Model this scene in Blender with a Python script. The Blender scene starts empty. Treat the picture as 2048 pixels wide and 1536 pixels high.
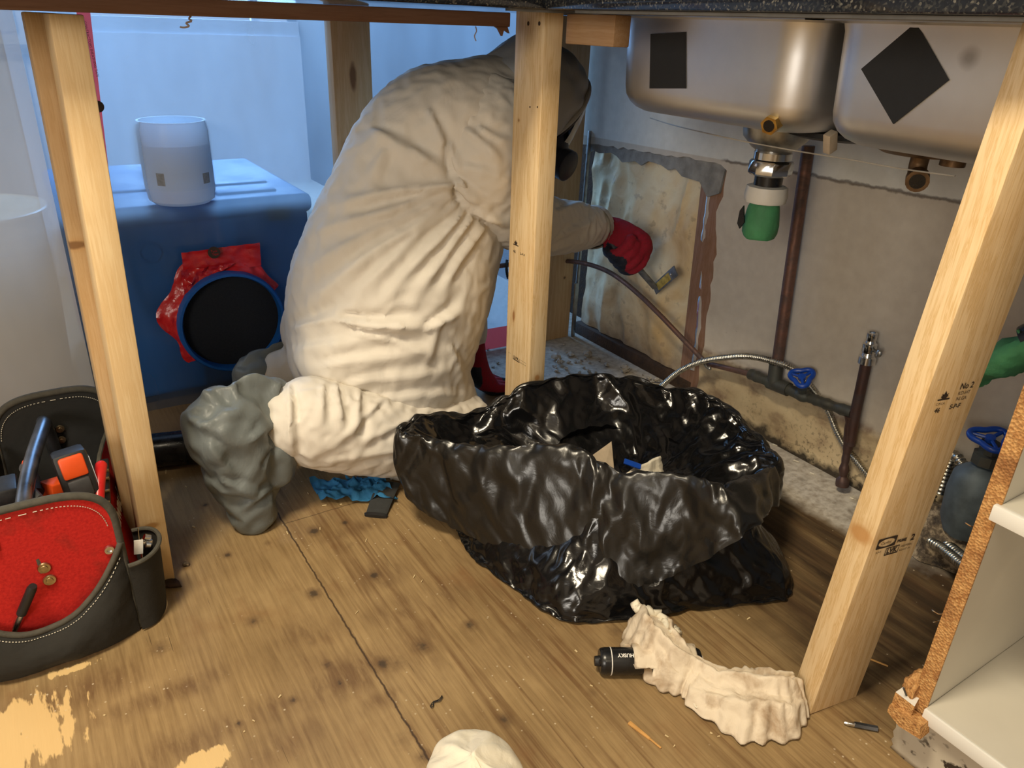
import bpy, bmesh, math, random
import numpy as np
from mathutils import Vector, Matrix, noise
random.seed(7); RNG = np.random.RandomState(7)
D = bpy.data; SC = bpy.context.scene; COL = SC.collection

# ------------------------------------------------------------------ camera
F_PX, PITCH, ROLL, YAW, CAM_H = 1530.0, 25.3, -2.2, 33.6, 0.86
_p, _r, _y = (math.radians(a) for a in (PITCH, ROLL, YAW))
FW = np.array([math.sin(_y) * math.cos(_p), math.cos(_y) * math.cos(_p), -math.sin(_p)])
_rt = np.array([math.cos(_y), -math.sin(_y), 0.0]); _up = np.cross(_rt, FW)
RT = math.cos(_r) * _rt - math.sin(_r) * _up
UP = math.sin(_r) * _rt + math.cos(_r) * _up
CAM_O = np.array([0.0, 0.0, CAM_H])
cd = D.cameras.new('camera'); cam = D.objects.new('camera', cd); COL.objects.link(cam)
cd.sensor_width = 36.0; cd.lens = F_PX / 2048 * 36.0; cd.clip_start = 0.02
cam.matrix_world = Matrix(((RT[0], UP[0], -FW[0], 0), (RT[1], UP[1], -FW[1], 0), (RT[2], UP[2], -FW[2], CAM_H), (0, 0, 0, 1)))
SC.camera = cam

# ------------------------------------------------------------------ world, lights, exposure
SC.view_settings.view_transform = 'Standard'; SC.view_settings.look = 'None'
SC.view_settings.exposure = 0.06; SC.view_settings.gamma = 1.0; SC.view_settings.use_curve_mapping = False
w = D.worlds.new('world'); SC.world = w; w.use_nodes = True
w.node_tree.nodes['Background'].inputs[0].default_value = (0.55, 0.72, 1.0, 1)
w.node_tree.nodes['Background'].inputs[1].default_value = 0.5

SC.cycles.max_bounces = 9; SC.cycles.diffuse_bounces = 4; SC.cycles.glossy_bounces = 4; SC.cycles.transparent_max_bounces = 10; SC.cycles.caustics_reflective = False

def area(name, loc, target, size, power, color, sy=None):
    l = D.lights.new(name, 'AREA'); l.energy = power; l.color = color; l.size = size
    if sy: l.shape = 'RECTANGLE'; l.size_y = sy
    o = D.objects.new(name, l); COL.objects.link(o); o.location = loc
    o.rotation_euler = (Vector(target) - Vector(loc)).to_track_quat('-Z', 'Y').to_euler()
    return o
area('kitchen_ceiling_light', (-0.45, 0.48, 2.40), (-0.3, 0.5, 0), 0.45, 55, (1.0, 0.86, 0.63), 0.45)
area('kitchen_rear_light', (-0.9, -1.3, 2.40), (-0.7, -1.0, 0), 0.5, 8, (1.0, 0.86, 0.64), 0.5)
area('kitchen_fill_light', (-2.20, -0.95, 1.30), (1.0, 0.65, 0.6), 1.0, 42, (1.0, 0.93, 0.82), 1.0)  # added fill from the left to lift wall and sinks; no window there
area('daylight_from_window', (1.25, 4.25, 1.55), (0.9, 1.8, 0.8), 1.6, 125, (0.27, 0.55, 1.0), 1.5)
area('daylight_from_side_window', (-1.6, 3.3, 1.6), (0.0, 1.9, 0.6), 1.0, 22, (0.62, 0.78, 1.0), 1.2)

# ------------------------------------------------------------------ measuring helper: where a sight line meets a plane of the room
def at(px, py, X=None, Y=None, Z=None):
    d = FW + RT * (px - 1024) / F_PX - UP * (py - 768) / F_PX
    if X is not None: t = X / d[0]
    elif Y is not None: t = Y / d[1]
    else: t = (Z - CAM_H) / d[2]
    return CAM_O + d * t

# ------------------------------------------------------------------ mesh helpers (all return V, F)
A = np.array
def cat(*ms):
    V, F, n = [], [], 0
    for v, f in ms:
        v = np.asarray(v, float); V.append(v); F += [tuple(i + n for i in q) for q in f]; n += len(v)
    return np.vstack(V), F
def from_bm(bm):
    bm.verts.ensure_lookup_table(); bm.verts.index_update()
    V = A([v.co[:] for v in bm.verts]); F = [tuple(v.index for v in f.verts) for f in bm.faces]; bm.free(); return V, F
def box(lo, hi, bev=0.0, seg=2):
    bm = bmesh.new(); bmesh.ops.create_cube(bm, size=1)
    lo, hi = A(lo, float), A(hi, float)
    for v in bm.verts: v.co = Vector((lo + hi) / 2 + A(v.co[:]) * (hi - lo))
    if bev: bmesh.ops.bevel(bm, geom=bm.edges[:], offset=bev, segments=seg, profile=0.5, affect='EDGES')
    return from_bm(bm)
def frame(d, up=(0, 0, 1)):
    d = A(d, float); d /= np.linalg.norm(d); u = A(up, float)
    if abs(d @ u) > 0.97: u = A((1.0, 0, 0)) if abs(d[0]) < .9 else A((0, 1.0, 0))
    s = np.cross(d, u); s /= np.linalg.norm(s); return d, s, np.cross(s, d)
def beam(p0, p1, wx, wy, bev=0.0015, ax=(1, 0, 0)):
    """board from p0 to p1; wx across ax, wy across the third axis; p0, p1 are the centres of the ends"""
    p0, p1 = A(p0, float), A(p1, float); L = np.linalg.norm(p1 - p0); d = (p1 - p0) / L
    ax = A(ax, float); ax -= d * (ax @ d); ax /= np.linalg.norm(ax); t = np.cross(d, ax)
    V, F = box((-wx / 2, -wy / 2, 0), (wx / 2, wy / 2, L), bev, 2)
    return p0 + V[:, :1] * ax + V[:, 1:2] * t + V[:, 2:] * d, F
def loft(rings, cap=True, closed=True):
    n = len(rings[0]); V = np.vstack(rings); F = []
    for i in range(len(rings) - 1):
        for j in range(n if closed else n - 1):
            k = (j + 1) % n; F.append((i * n + j, i * n + k, (i + 1) * n + k, (i + 1) * n + j))
    if cap: F.append(tuple(range(n - 1, -1, -1))); F.append(tuple(range((len(rings) - 1) * n, len(rings) * n)))
    return V, F
def smooth_path(pts, n):
    P = A(pts, float); m = len(P); t = np.linspace(0, m - 1, n); out = []
    for x in t:
        i = min(int(x), m - 2); f = x - i
        p0, p1, p2, p3 = P[max(i - 1, 0)], P[i], P[i + 1], P[min(i + 2, m - 1)]
        out.append(0.5 * (2 * p1 + (p2 - p0) * f + (2 * p0 - 5 * p1 + 4 * p2 - p3) * f * f + (3 * p1 - p0 - 3 * p2 + p3) * f ** 3))
    return A(out)
def tube(path, r, n=12, cap=True, up=(0, 0, 1), sq=1.0, closed=False):
    P = A(path, float); m = len(P); r = np.broadcast_to(A(r, float), (m,)); rings = []; prev = None
    sq = np.broadcast_to(A(sq, float), (m,))
    for i in range(m):
        d = (P[(i + 1) % m] - P[i - 1]) if closed else P[min(i + 1, m - 1)] - P[max(i - 1, 0)]
        d, s, u = frame(d, up if prev is None else prev); prev = u
        a = np.linspace(0, 2 * math.pi, n, endpoint=False)
        rings.append(P[i] + r[i] * (np.cos(a)[:, None] * s + sq[i] * np.sin(a)[:, None] * u))
    if closed:
        V, F = loft(rings, False); b = (m - 1) * n
        F += [(b + j, b + (j + 1) % n, (j + 1) % n, j) for j in range(n)]; return V, F
    return loft(rings, cap)
def blob(secs, n=28, extra=6):
    """round-ended body through sections (centre, rx, ry, axis_x, axis_y): the centres get smooth in-betweens"""
    C = smooth_path([s[0] for s in secs], (len(secs) - 1) * extra + 1)
    q = smooth_path([[s[1], s[2], 0] for s in secs], len(C)); ax = smooth_path([s[3] for s in secs], len(C)); ay = smooth_path([s[4] for s in secs], len(C))
    a = np.linspace(0, 2 * math.pi, n, endpoint=False); R = []
    e0, e1 = C[0] - C[1], C[-1] - C[-2]; e0 /= np.linalg.norm(e0); e1 /= np.linalg.norm(e1)
    def ring(c, rx, ry, x, y): return c + np.cos(a)[:, None] * rx * x / np.linalg.norm(x) + np.sin(a)[:, None] * ry * y / np.linalg.norm(y)
    for k in (0.15, 0.5, 0.8): f = math.sqrt(1 - (1 - k) ** 2); m = min(q[0][:2]) * .7; R.append(ring(C[0] + e0 * m * (1 - k), q[0][0] * f, q[0][1] * f, ax[0], ay[0]))
    for c, k, x, y in zip(C, q, ax, ay): R.append(ring(c, k[0], k[1], x, y))
    for k in (0.8, 0.5, 0.15): f = math.sqrt(1 - (1 - k) ** 2); m = min(q[-1][:2]) * .7; R.append(ring(C[-1] + e1 * m * (1 - k), q[-1][0] * f, q[-1][1] * f, ax[-1], ay[-1]))
    return loft(R)
def limb(pts, r, n=20, sub=5):
    """round limb through points with radii"""
    P = smooth_path(pts, (len(pts) - 1) * sub + 1); R = smooth_path([[x, 0, 0] for x in r], len(P))[:, 0]
    d0, d1 = P[0] - P[1], P[-1] - P[-2]; d0 /= np.linalg.norm(d0); d1 /= np.linalg.norm(d1)
    P = np.vstack([[P[0] + d0 * R[0] * .85], [P[0] + d0 * R[0] * .5], P, [P[-1] + d1 * R[-1] * .5], [P[-1] + d1 * R[-1] * .85]])
    R = np.concatenate([[R[0] * .35], [R[0] * .82], R, [R[-1] * .82], [R[-1] * .35]])
    return tube(P, R, n)
def ball(c, r, n=16):
    bm = bmesh.new(); bmesh.ops.create_uvsphere(bm, u_segments=n, v_segments=max(6, n // 2), radius=1); V, F = from_bm(bm)
    return A(c) + V * A(r, float), F
def lathe(prof, c, axis=(0, 0, 1), n=24, up=(1, 0, 0.001)):
    d, s, u = frame(axis, up); a = np.linspace(0, 2 * math.pi, n, endpoint=False)
    return loft([A(c) + d * z + r * (np.cos(a)[:, None] * s + np.sin(a)[:, None] * u) for r, z in prof])
def prism(poly, o, ux, uy, depth):
    """flat outline (2d, in the axes ux, uy from o) thickened along ux x uy by depth"""
    ux, uy = A(ux, float), A(uy, float); w_ = np.cross(ux, uy); w_ /= np.linalg.norm(w_)
    P = A([A(o) + ux * a + uy * b for a, b in poly]); n = len(P)
    F = [tuple(range(n - 1, -1, -1)), tuple(range(n, 2 * n))] + [(i, (i + 1) % n, n + (i + 1) % n, n + i) for i in range(n)]
    return np.vstack([P, P + w_ * depth]), F
def sheet(o, ux, uy, nx, ny, fn=None, hole=None):
    """grid over o + s*ux + t*uy with fn(V) -> offset along the normal"""
    ux, uy = A(ux, float), A(uy, float); s, t = np.meshgrid(np.linspace(0, 1, nx), np.linspace(0, 1, ny), indexing='ij')
    V = A(o) + s.reshape(-1, 1) * ux + t.reshape(-1, 1) * uy; nn = np.cross(ux, uy); nn /= np.linalg.norm(nn)
    F = []
    for i in range(nx - 1):
        for j in range(ny - 1):
            q = (i * ny + j, (i + 1) * ny + j, (i + 1) * ny + j + 1, i * ny + j + 1)
            if hole is None or not hole(V[list(q)].mean(0)): F.append(q)
    if fn is not None: V = V + fn(V)[:, None] * nn
    return V, F

def nz(V, s, seed=0.0, oc=3):
    """fractal noise in about -1..1 at every vertex; s = frequency (number or xyz)"""
    Q = np.asarray(V) * A(s, float) + seed * 7.31
    return A([noise.fractal(Vector(q), 1.0, 2.0, oc, noise_basis='PERLIN_ORIGINAL') for q in Q])
def cells(V, s, seed=0.0):
    """faceted crumple: flat-ish cells meeting in creases, about 0..1"""
    Q = np.asarray(V) * A(s, float) + seed * 5.17
    return A([min(1.0, noise.voronoi(Vector(q), distance_metric='DISTANCE')[0][0]) for q in Q])
def facets(V, s, seed=0.0, warp=.35):
    """crumpled-film facets: planes that meet along straight creases, about 0..1"""
    Q = np.asarray(V) * A(s, float) + seed * 3.71; out = []
    for q in Q:
        v = Vector(q); d = noise.voronoi(v + warp * noise.noise_vector(v * 1.7), distance_metric='DISTANCE')[0]; out.append(min(1.2, d[1] - d[0]))
    return A(out)
def crease(V, s, seed=0.0):
    """sharp ridges, 0..1"""
    return (1 - np.abs(nz(V, s, seed, 2)) * 1.6).clip(0, 1) ** 2.2

ORG = {}
def mk(name, VF, mat, parent=None, origin=None, smooth=True, angle=40, mats=None, slot=None):
    V, F = VF; V = np.asarray(V, float)
    if parent is not None: org = ORG[parent.name]
    elif origin is not None: org = A(origin, float)
    else: lo, hi = V.min(0), V.max(0); org = A([(lo[0] + hi[0]) / 2, (lo[1] + hi[1]) / 2, lo[2]])
    me = D.meshes.new(name); me.from_pydata((V - org).tolist(), [], F); me.update()
    o = D.objects.new(name, me); COL.objects.link(o)
    for m in (mats or [mat]): me.materials.append(m)
    if slot is not None: me.polygons.foreach_set('material_index', [int(x) for x in slot])
    if smooth:
        me.polygons.foreach_set('use_smooth', [True] * len(me.polygons))
        if angle < 180: me.set_sharp_from_angle(angle=math.radians(angle))
    if parent is not None: o.parent = parent
    else: o.location = org
    ORG[o.name] = org; return o
def tag(o, label, cat_, group=None, kind=None):
    o['label'] = label; o['category'] = cat_
    if group: o['group'] = group
    if kind: o['kind'] = kind
    return o
def thing(name, label, cat_, loc, group=None):
    o = D.objects.new(name, None); COL.objects.link(o); o.location = loc; o.empty_display_size = .05
    ORG[o.name] = A(loc, float); return tag(o, label, cat_, group)
def struct(o):
    o['kind'] = 'structure'; return o
def weld(VF, vox, smooth=4, factor=0.6):
    """one continuous skin around overlapping closed meshes"""
    V, F = VF; me = D.meshes.new('tmp'); me.from_pydata(V.tolist(), [], F); me.update()
    o = D.objects.new('tmp', me); COL.objects.link(o)
    m = o.modifiers.new('r', 'REMESH'); m.mode = 'VOXEL'; m.voxel_size = vox
    if smooth: s = o.modifiers.new('s', 'SMOOTH'); s.iterations = smooth; s.factor = factor
    dg = bpy.context.evaluated_depsgraph_get(); ev = o.evaluated_get(dg); m2 = ev.to_mesh()
    n = len(m2.vertices); co = np.empty(n * 3); m2.vertices.foreach_get('co', co); no = np.empty(n * 3)
    m2.vertices.foreach_get('normal', no)
    F2 = [tuple(p.vertices) for p in m2.polygons]; ev.to_mesh_clear()
    D.objects.remove(o); D.meshes.remove(me)
    return co.reshape(-1, 3).copy(), F2, no.reshape(-1, 3).copy()
def vnormals(V, F):
    N = np.zeros_like(V)
    Q = A([f for f in F if len(f) == 4]); c = np.cross(V[Q[:, 2]] - V[Q[:, 0]], V[Q[:, 3]] - V[Q[:, 1]])
    for k in range(4): np.add.at(N, Q[:, k], c)
    return N / np.maximum(1e-9, np.linalg.norm(N, axis=1))[:, None]
def wrinkle(VF, expand=.10, frames=20, pin=.15, pstiff=.4, bend=.3, tens=15, grav=0.0, mass=.15, air=2.0, quality=4, press=None, rough=.002, seed=3, floor=None):
    """lets a thin skin buckle: its cloth is a little too large for the form it hangs on"""
    V, F = VF; V = np.asarray(V, float)
    me = D.meshes.new('tmp'); me.from_pydata((V + RNG.normal(0, rough * .3, V.shape)).tolist(), [], [f for f in F]); me.update()
    o = D.objects.new('tmp', me); COL.objects.link(o)
    g = o.vertex_groups.new(name='pin'); pw = np.broadcast_to(A(pin, float), (len(V),))
    for i, x in enumerate(pw): g.add([i], float(x), 'REPLACE')
    m = o.modifiers.new('c', 'CLOTH'); s = m.settings
    s.quality = quality; s.mass = mass; s.air_damping = air; s.tension_stiffness = tens; s.compression_stiffness = tens; s.shear_stiffness = tens * .5; s.bending_stiffness = bend
    s.tension_damping = 5; s.compression_damping = 5; s.shear_damping = 5; s.bending_damping = .5
    s.vertex_group_mass = 'pin'; s.pin_stiffness = pstiff; s.shrink_min = -expand; s.effector_weights.gravity = grav; m.collision_settings.use_collision = floor is not None
    if floor is not None:
        fm = D.meshes.new('fl'); fm.from_pydata([(-3, -3, 0), (3, -3, 0), (3, 3, 0), (-3, 3, 0)], [], [(0, 1, 2, 3)]); fo = D.objects.new('fl', fm); COL.objects.link(fo); fo.modifiers.new('k', 'COLLISION'); m.collision_settings.distance_min = floor
    m.point_cache.frame_start = 1; m.point_cache.frame_end = frames + 1
    for f in range(1, frames + 1): SC.frame_set(f)
    dg = bpy.context.evaluated_depsgraph_get(); m2 = o.evaluated_get(dg).to_mesh(); co = np.empty(len(V) * 3); m2.vertices.foreach_get('co', co); o.evaluated_get(dg).to_mesh_clear()
    D.objects.remove(o); D.meshes.remove(me)
    if floor is not None: D.objects.remove(fo); D.meshes.remove(fm)
    SC.frame_set(1); co = co.reshape(-1, 3)
    return (V if not np.isfinite(co).all() else co), F
def subdiv(VF, lv=1):
    V, F = VF; me = D.meshes.new('tmp'); me.from_pydata(np.asarray(V).tolist(), [], F); me.update(); o = D.objects.new('tmp', me); COL.objects.link(o)
    m = o.modifiers.new('s', 'SUBSURF'); m.levels = lv; m.render_levels = lv
    dg = bpy.context.evaluated_depsgraph_get(); m2 = o.evaluated_get(dg).to_mesh(); co = np.empty(len(m2.vertices) * 3); m2.vertices.foreach_get('co', co); F2 = [tuple(p.vertices) for p in m2.polygons]; o.evaluated_get(dg).to_mesh_clear()
    D.objects.remove(o); D.meshes.remove(me); return co.reshape(-1, 3), F2
def text_mesh(s, size, o, ux, uy, shear=0.0, bold=0.0, align='LEFT'):
    c = D.curves.new('t', 'FONT'); c.body = s; c.size = size; c.shear = shear; c.offset = bold; c.align_x = align; c.resolution_u = 3
    ob = D.objects.new('t', c); COL.objects.link(ob); dg = bpy.context.evaluated_depsgraph_get()
    me = ob.evaluated_get(dg).to_mesh(); V = A([v.co[:] for v in me.vertices]); F = [tuple(p.vertices) for p in me.polygons]
    ob.evaluated_get(dg).to_mesh_clear(); D.objects.remove(ob); D.curves.remove(c)
    return A(o) + V[:, :1] * A(ux, float) + V[:, 1:2] * A(uy, float), F
def faces_centers(V, F): return A([V[list(f)].mean(0) for f in F])
# ------------------------------------------------------------------ materials
class NT:
    def __init__(s, name):
        s.m = D.materials.new(name); s.m.use_nodes = True; s.t = s.m.node_tree; s.b = s.t.nodes['Principled BSDF']; s._c = None; s.memo = {}
    def n(s, typ, **kw):
        x = s.t.nodes.new(typ)
        for k, v in kw.items():
            if k.startswith('i_'):
                key = k[2:]; x.inputs[int(key) if key.isdigit() else key.replace('_', ' ')].default_value = v
            else: setattr(x, k, v)
        return x
    def l(s, a, b): s.t.links.new(a, b)
    def co(s):
        if s._c is None: s._c = s.n('ShaderNodeTexCoord').outputs['Object']
        return s._c
    def scaled(s, sc, loc=(0, 0, 0), rot=(0, 0, 0)):
        m = s.n('ShaderNodeMapping'); m.inputs['Scale'].default_value = sc; m.inputs['Location'].default_value = loc; m.inputs['Rotation'].default_value = rot
        s.l(s.co(), m.inputs[0]); return m.outputs[0]
    def noise(s, vec=None, scale=5, detail=4, rough=.55, dist=0.0):
        x = s.n('ShaderNodeTexNoise'); x.inputs['Scale'].default_value = scale; x.inputs['Detail'].default_value = detail
        x.inputs['Roughness'].default_value = rough; x.inputs['Distortion'].default_value = dist
        s.l(vec if vec is not None else s.co(), x.inputs['Vector']); return x.outputs['Fac']
    def ramp(s, fac, stops, interp='LINEAR'):
        r = s.n('ShaderNodeValToRGB'); r.color_ramp.interpolation = interp; e = r.color_ramp.elements
        while len(e) < len(stops): e.new(0.5)
        for x, (p, c) in zip(e, stops): x.position = p; x.color = (c, c, c, 1) if not hasattr(c, '__len__') else (*c, 1)
        s.l(fac, r.inputs[0]); return r.outputs[0]
    def math(s, op, a, b=None, clamp=False):
        x = s.n('ShaderNodeMath', operation=op, use_clamp=clamp)
        for i, v in enumerate((a, b)):
            if v is None: continue
            if isinstance(v, (int, float)): x.inputs[i].default_value = v
            else: s.l(v, x.inputs[i])
        return x.outputs[0]
    def mix(s, fac, a, b, mode='MIX'):
        x = s.n('ShaderNodeMix', data_type='RGBA', blend_type=mode)
        for i, v in ((0, fac), (6, a), (7, b)):
            if isinstance(v, (int, float)): x.inputs[i].default_value = v
            elif hasattr(v, '__len__'): x.inputs[i].default_value = (*v, 1)
            else: s.l(v, x.inputs[i])
        return x.outputs[2]
    def xyz(s):
        x = s.n('ShaderNodeSeparateXYZ'); s.l(s.co(), x.inputs[0]); return x.outputs
    def near(s, c, r, soft=.4, wob=0.0, wscale=20):
        """1 within an ellipsoid of radii r around c, falling to 0, its edge made ragged"""
        m = s.n('ShaderNodeMapping'); m.inputs['Scale'].default_value = tuple(1 / k for k in r); m.inputs['Location'].default_value = tuple(-a / k for a, k in zip(c, r))
        s.l(s.co(), m.inputs[0]); v = s.n('ShaderNodeVectorMath', operation='LENGTH'); s.l(m.outputs[0], v.inputs[0]); d = v.outputs['Value']
        if wob:
            k = ('wob', wscale, wob)
            if k not in s.memo: s.memo[k] = s.math('MULTIPLY', s.math('SUBTRACT', s.noise(scale=wscale, detail=4), .5), wob)
            d = s.math('ADD', d, s.memo[k])
        x = s.n('ShaderNodeMapRange'); x.inputs[1].default_value = 1 + soft * .5; x.inputs[2].default_value = 1 - soft; s.l(d, x.inputs[0]); return x.outputs[0]
    def step(s, v, a, b):
        x = s.n('ShaderNodeMapRange'); x.inputs[1].default_value = a; x.inputs[2].default_value = b; s.l(v, x.inputs[0]); return x.outputs[0]
    def bump(s, h, strength=.3, dist=.002, prev=None):
        x = s.n('ShaderNodeBump'); x.inputs['Strength'].default_value = strength; x.inputs['Distance'].default_value = dist
        s.l(h, x.inputs['Height'])
        if prev is not None: s.l(prev, x.inputs['Normal'])
        s.l(x.outputs[0], s.b.inputs['Normal']); return x.outputs[0]
    def set(s, color=None, rough=None, metal=None, spec=None, **kw):
        for k, v in (('Base Color', color), ('Roughness', rough), ('Metallic', metal), ('Specular IOR Level', spec)):
            if v is None: continue
            if isinstance(v, (int, float)): s.b.inputs[k].default_value = v
            elif hasattr(v, '__len__'): s.b.inputs[k].default_value = (*v, 1)
            else: s.l(v, s.b.inputs[k])
        for k, v in kw.items(): s.b.inputs[k.replace('_', ' ')].default_value = v
        return s.m

def plain(name, c, rough=.6, metal=0.0, var=.25, scale=30, bump=.15, dist=.001, spec=.5, **kw):
    t = NT(name); f = t.noise(scale=scale, detail=5)
    lo = tuple(x * (1 - var) for x in c); hi = tuple(min(1, x * (1 + var * .6)) for x in c)
    t.set(t.ramp(f, [(.3, lo), (.7, hi)]), t.ramp(f, [(.3, max(0, rough - .08)), (.7, min(1, rough + .08))]), metal, spec, **kw)
    if bump: t.bump(t.noise(scale=scale * 3, detail=3), bump, dist)
    return t.m

def pine(name, length='z', tint=(1, 1, 1), knots=(), stain=0.0, scale=1.0, lines=1.0):
    t = NT(name); sc = {'z': (1, 1, .055), 'x': (.055, 1, 1), 'y': (1, .055, 1)}[length]
    v = t.scaled(tuple(k * scale for k in sc))
    wv = t.n('ShaderNodeTexWave', wave_type='RINGS', rings_direction='SPHERICAL'); wv.inputs['Scale'].default_value = 34; wv.inputs['Distortion'].default_value = 5.5
    wv.inputs['Detail'].default_value = 2.5; wv.inputs['Detail Scale'].default_value = 9; t.l(v, wv.inputs[0])
    fine = t.noise(t.scaled(tuple(k * scale for k in {'z': (1, 1, .02), 'x': (.02, 1, 1), 'y': (1, .02, 1)}[length])), 420, 3)
    tn = A(tint)
    a, b, c = tuple(A((.72, .538, .315)) * tn), tuple(A((.78, .608, .375)) * tn), tuple(A((.60, .41, .19)) * tn)
    col = t.ramp(wv.outputs['Fac'], [(0, b), (.55, a), (.93, tuple(A(a) * (1 - lines) + A(c) * lines)), (1, a)])
    col = t.mix(.22, col, t.ramp(fine, [(.3, c), (.7, b)]))
    big = t.noise(scale=5, detail=3); col = t.mix(t.ramp(big, [(.45, 0), (.75, .35)]), col, tuple(A((.62, .36, .13)) * tn))
    for (k, r, dark) in knots:
        ring = t.near(k, tuple(x * 1.7 for x in r), .7, .3, 60); col = t.mix(t.math('MULTIPLY', ring, .45), col, (.50, .27, .09))
        core = t.near(k, r, .35, .35, 90); col = t.mix(t.math('MULTIPLY', core, .85), col, dark)
    if stain: col = t.mix(t.math('MULTIPLY', t.ramp(t.noise(scale=14, detail=6), [(.52, 0), (.66, 1)]), stain), col, (.2, .11, .05))
    t.set(col, .62, 0, .35); t.bump(fine, .12, .001, t.bump(wv.outputs['Fac'], .08, .0008)); return t.m

M = {}
# Tyvek-like coverall cloth
def cloth(name, c, rough=.75, sc=22, st=.35, dist=.006, dirt=0.0):
    t = NT(name); big = t.noise(scale=sc * .35, detail=3); col = t.ramp(big, [(.3, tuple(x * .94 for x in c)), (.7, c)])
    if dirt: col = t.mix(t.math('MULTIPLY', t.ramp(t.noise(scale=28, detail=6, dist=.4), [(.48, 0), (.68, 1)]), dirt), col, (.30, .19, .10))
    t.set(col, rough, 0, .3); f = t.noise(t.scaled((1, 1, .55)), sc, 4, .5, 1.4); g = t.noise(scale=sc * 3.2, detail=4, dist=.8)
    t.bump(g, st * .45, dist * .3, t.bump(f, st, dist)); return t.m
M['suit'] = cloth('white_coverall_cloth', (.76, .71, .63), .7, 16, .22, .006)
M['hood'] = cloth('shaded_hood_cloth', (.42, .44, .47), .7, 18, .25, .006)  # greyed and cooled: counter shade and window light put into the colour
M['boot'] = cloth('grey_boot_cover_cloth', (.165, .185, .185), .42, 17, .4, .008)
M['rag'] = cloth('soiled_white_cloth', (.72, .62, .48), .8, 34, .5, .006, dirt=.75)
M['rag_clean'] = cloth('white_cloth', (.80, .74, .60), .8, 24, .5, .006)
def bagmat(name, c, rough):
    t = NT(name); f = t.noise(scale=16, detail=4, dist=1.5); g = t.noise(scale=70, detail=3, dist=.8)
    t.set(c, t.ramp(t.noise(scale=9, detail=4), [(.35, rough), (.7, rough + .12)]), 0, .55)
    t.bump(g, .10, .002, t.bump(f, .22, .005)); return t.m
M['bag'] = bagmat('black_bin_liner_plastic', (.0045, .0045, .005), .14)
M['bag_cuff'] = bagmat('black_bin_liner_cuff', (.010, .0095, .009), .24)
def film(name, tint, clear, front=.13, gloss_rough=.18):
    t = NT(name); nt = t.t; out = nt.nodes['Material Output']
    tr = t.n('ShaderNodeBsdfTransparent'); tl = t.n('ShaderNodeBsdfTranslucent'); df = t.n('ShaderNodeBsdfDiffuse'); gl = t.n('ShaderNodeBsdfGlossy')
    tr.inputs[0].default_value = (.96, .98, 1, 1); tl.inputs[0].default_value = (*tint, 1); df.inputs[0].default_value = (*tint, 1)
    gl.inputs['Roughness'].default_value = gloss_rough; gl.inputs[0].default_value = (1, 1, 1, 1)
    m1 = t.n('ShaderNodeMixShader'); m1.inputs[0].default_value = front; t.l(tl.outputs[0], m1.inputs[1]); t.l(df.outputs[0], m1.inputs[2])
    m2 = t.n('ShaderNodeMixShader'); t.l(t.ramp(t.noise(t.scaled((1.5, 1.5, .6)), 3, 3), [(.3, max(0, clear - .1)), (.7, clear + .1)]), m2.inputs[0]); t.l(m1.outputs[0], m2.inputs[1]); t.l(tr.outputs[0], m2.inputs[2])
    fr = t.n('ShaderNodeFresnel'); fr.inputs[0].default_value = 1.35
    m3 = t.n('ShaderNodeMixShader'); t.l(fr.outputs[0], m3.inputs[0]); t.l(m2.outputs[0], m3.inputs[1]); t.l(gl.outputs[0], m3.inputs[2])
    bp = t.n('ShaderNodeBump'); bp.inputs['Strength'].default_value = .25; bp.inputs['Distance'].default_value = .01; t.l(t.noise(t.scaled((2, 2, .5)), 6, 3, .5, .8), bp.inputs['Height']); t.l(bp.outputs[0], gl.inputs['Normal'])
    t.l(m3.outputs[0], out.inputs[0]); return t.m
M['film'] = film('clear_poly_sheeting', (.72, .86, 1.0), .66, .10)
M['film_milky'] = film('milky_poly_sheeting', (.92, .88, .82), .36, .70)  # warm tint stands in for kitchen light reflected on the film
M['red_tape'] = plain('red_sheathing_tape', (.52, .015, .02), .28, var=.25, scale=18, bump=.35, dist=.004)
t = NT('thin_red_tape'); tl = t.n('ShaderNodeBsdfTranslucent'); tl.inputs[0].default_value = (.92, .12, .12, 1); mx = t.n('ShaderNodeMixShader'); mx.inputs[0].default_value = .6
t.set((.78, .08, .10), .4); t.l(t.b.outputs[0], mx.inputs[1]); t.l(tl.outputs[0], mx.inputs[2]); t.l(mx.outputs[0], t.t.nodes['Material Output'].inputs[0]); M['pink_tape'] = t.m  # paler than the other red tape: backlight and haze put into the colour
M['ink'] = plain('black_ink', (.035, .02, .012), .8, var=.3, scale=300, bump=0)
M['white_ink'] = plain('white_print', (.8, .78, .74), .6, var=.1, scale=200, bump=0)
M['black'] = plain('black_rubber', (.012, .012, .013), .5, var=.3, scale=60)
M['black_gloss'] = plain('black_hard_plastic', (.010, .010, .011), .28, var=.3, scale=40, bump=.05)
M['screen'] = plain('dark_filter_foam', (.0025, .004, .008), .9, var=.3, scale=260, bump=.5, dist=.002)
M['blue_case'] = plain('blue_moulded_plastic', (.004, .105, .36), .5, var=.18, scale=9, bump=.08, spec=.12)
M['blue_rim'] = plain('blue_duct_rim', (.008, .085, .33), .35, var=.12, scale=20, bump=.05)
M['blue_paint'] = plain('blue_valve_paint', (.005, .055, .36), .35, var=.2, scale=60)
t = NT('white_jar_plastic'); tl = t.n('ShaderNodeBsdfTranslucent'); tl.inputs[0].default_value = (.8, .86, .92, 1); mx = t.n('ShaderNodeMixShader'); mx.inputs[0].default_value = .68
t.set((.84, .87, .90), .35); t.l(t.b.outputs[0], mx.inputs[1]); t.l(tl.outputs[0], mx.inputs[2]); t.l(mx.outputs[0], t.t.nodes['Material Output'].inputs[0]); M['jar'] = t.m
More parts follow.
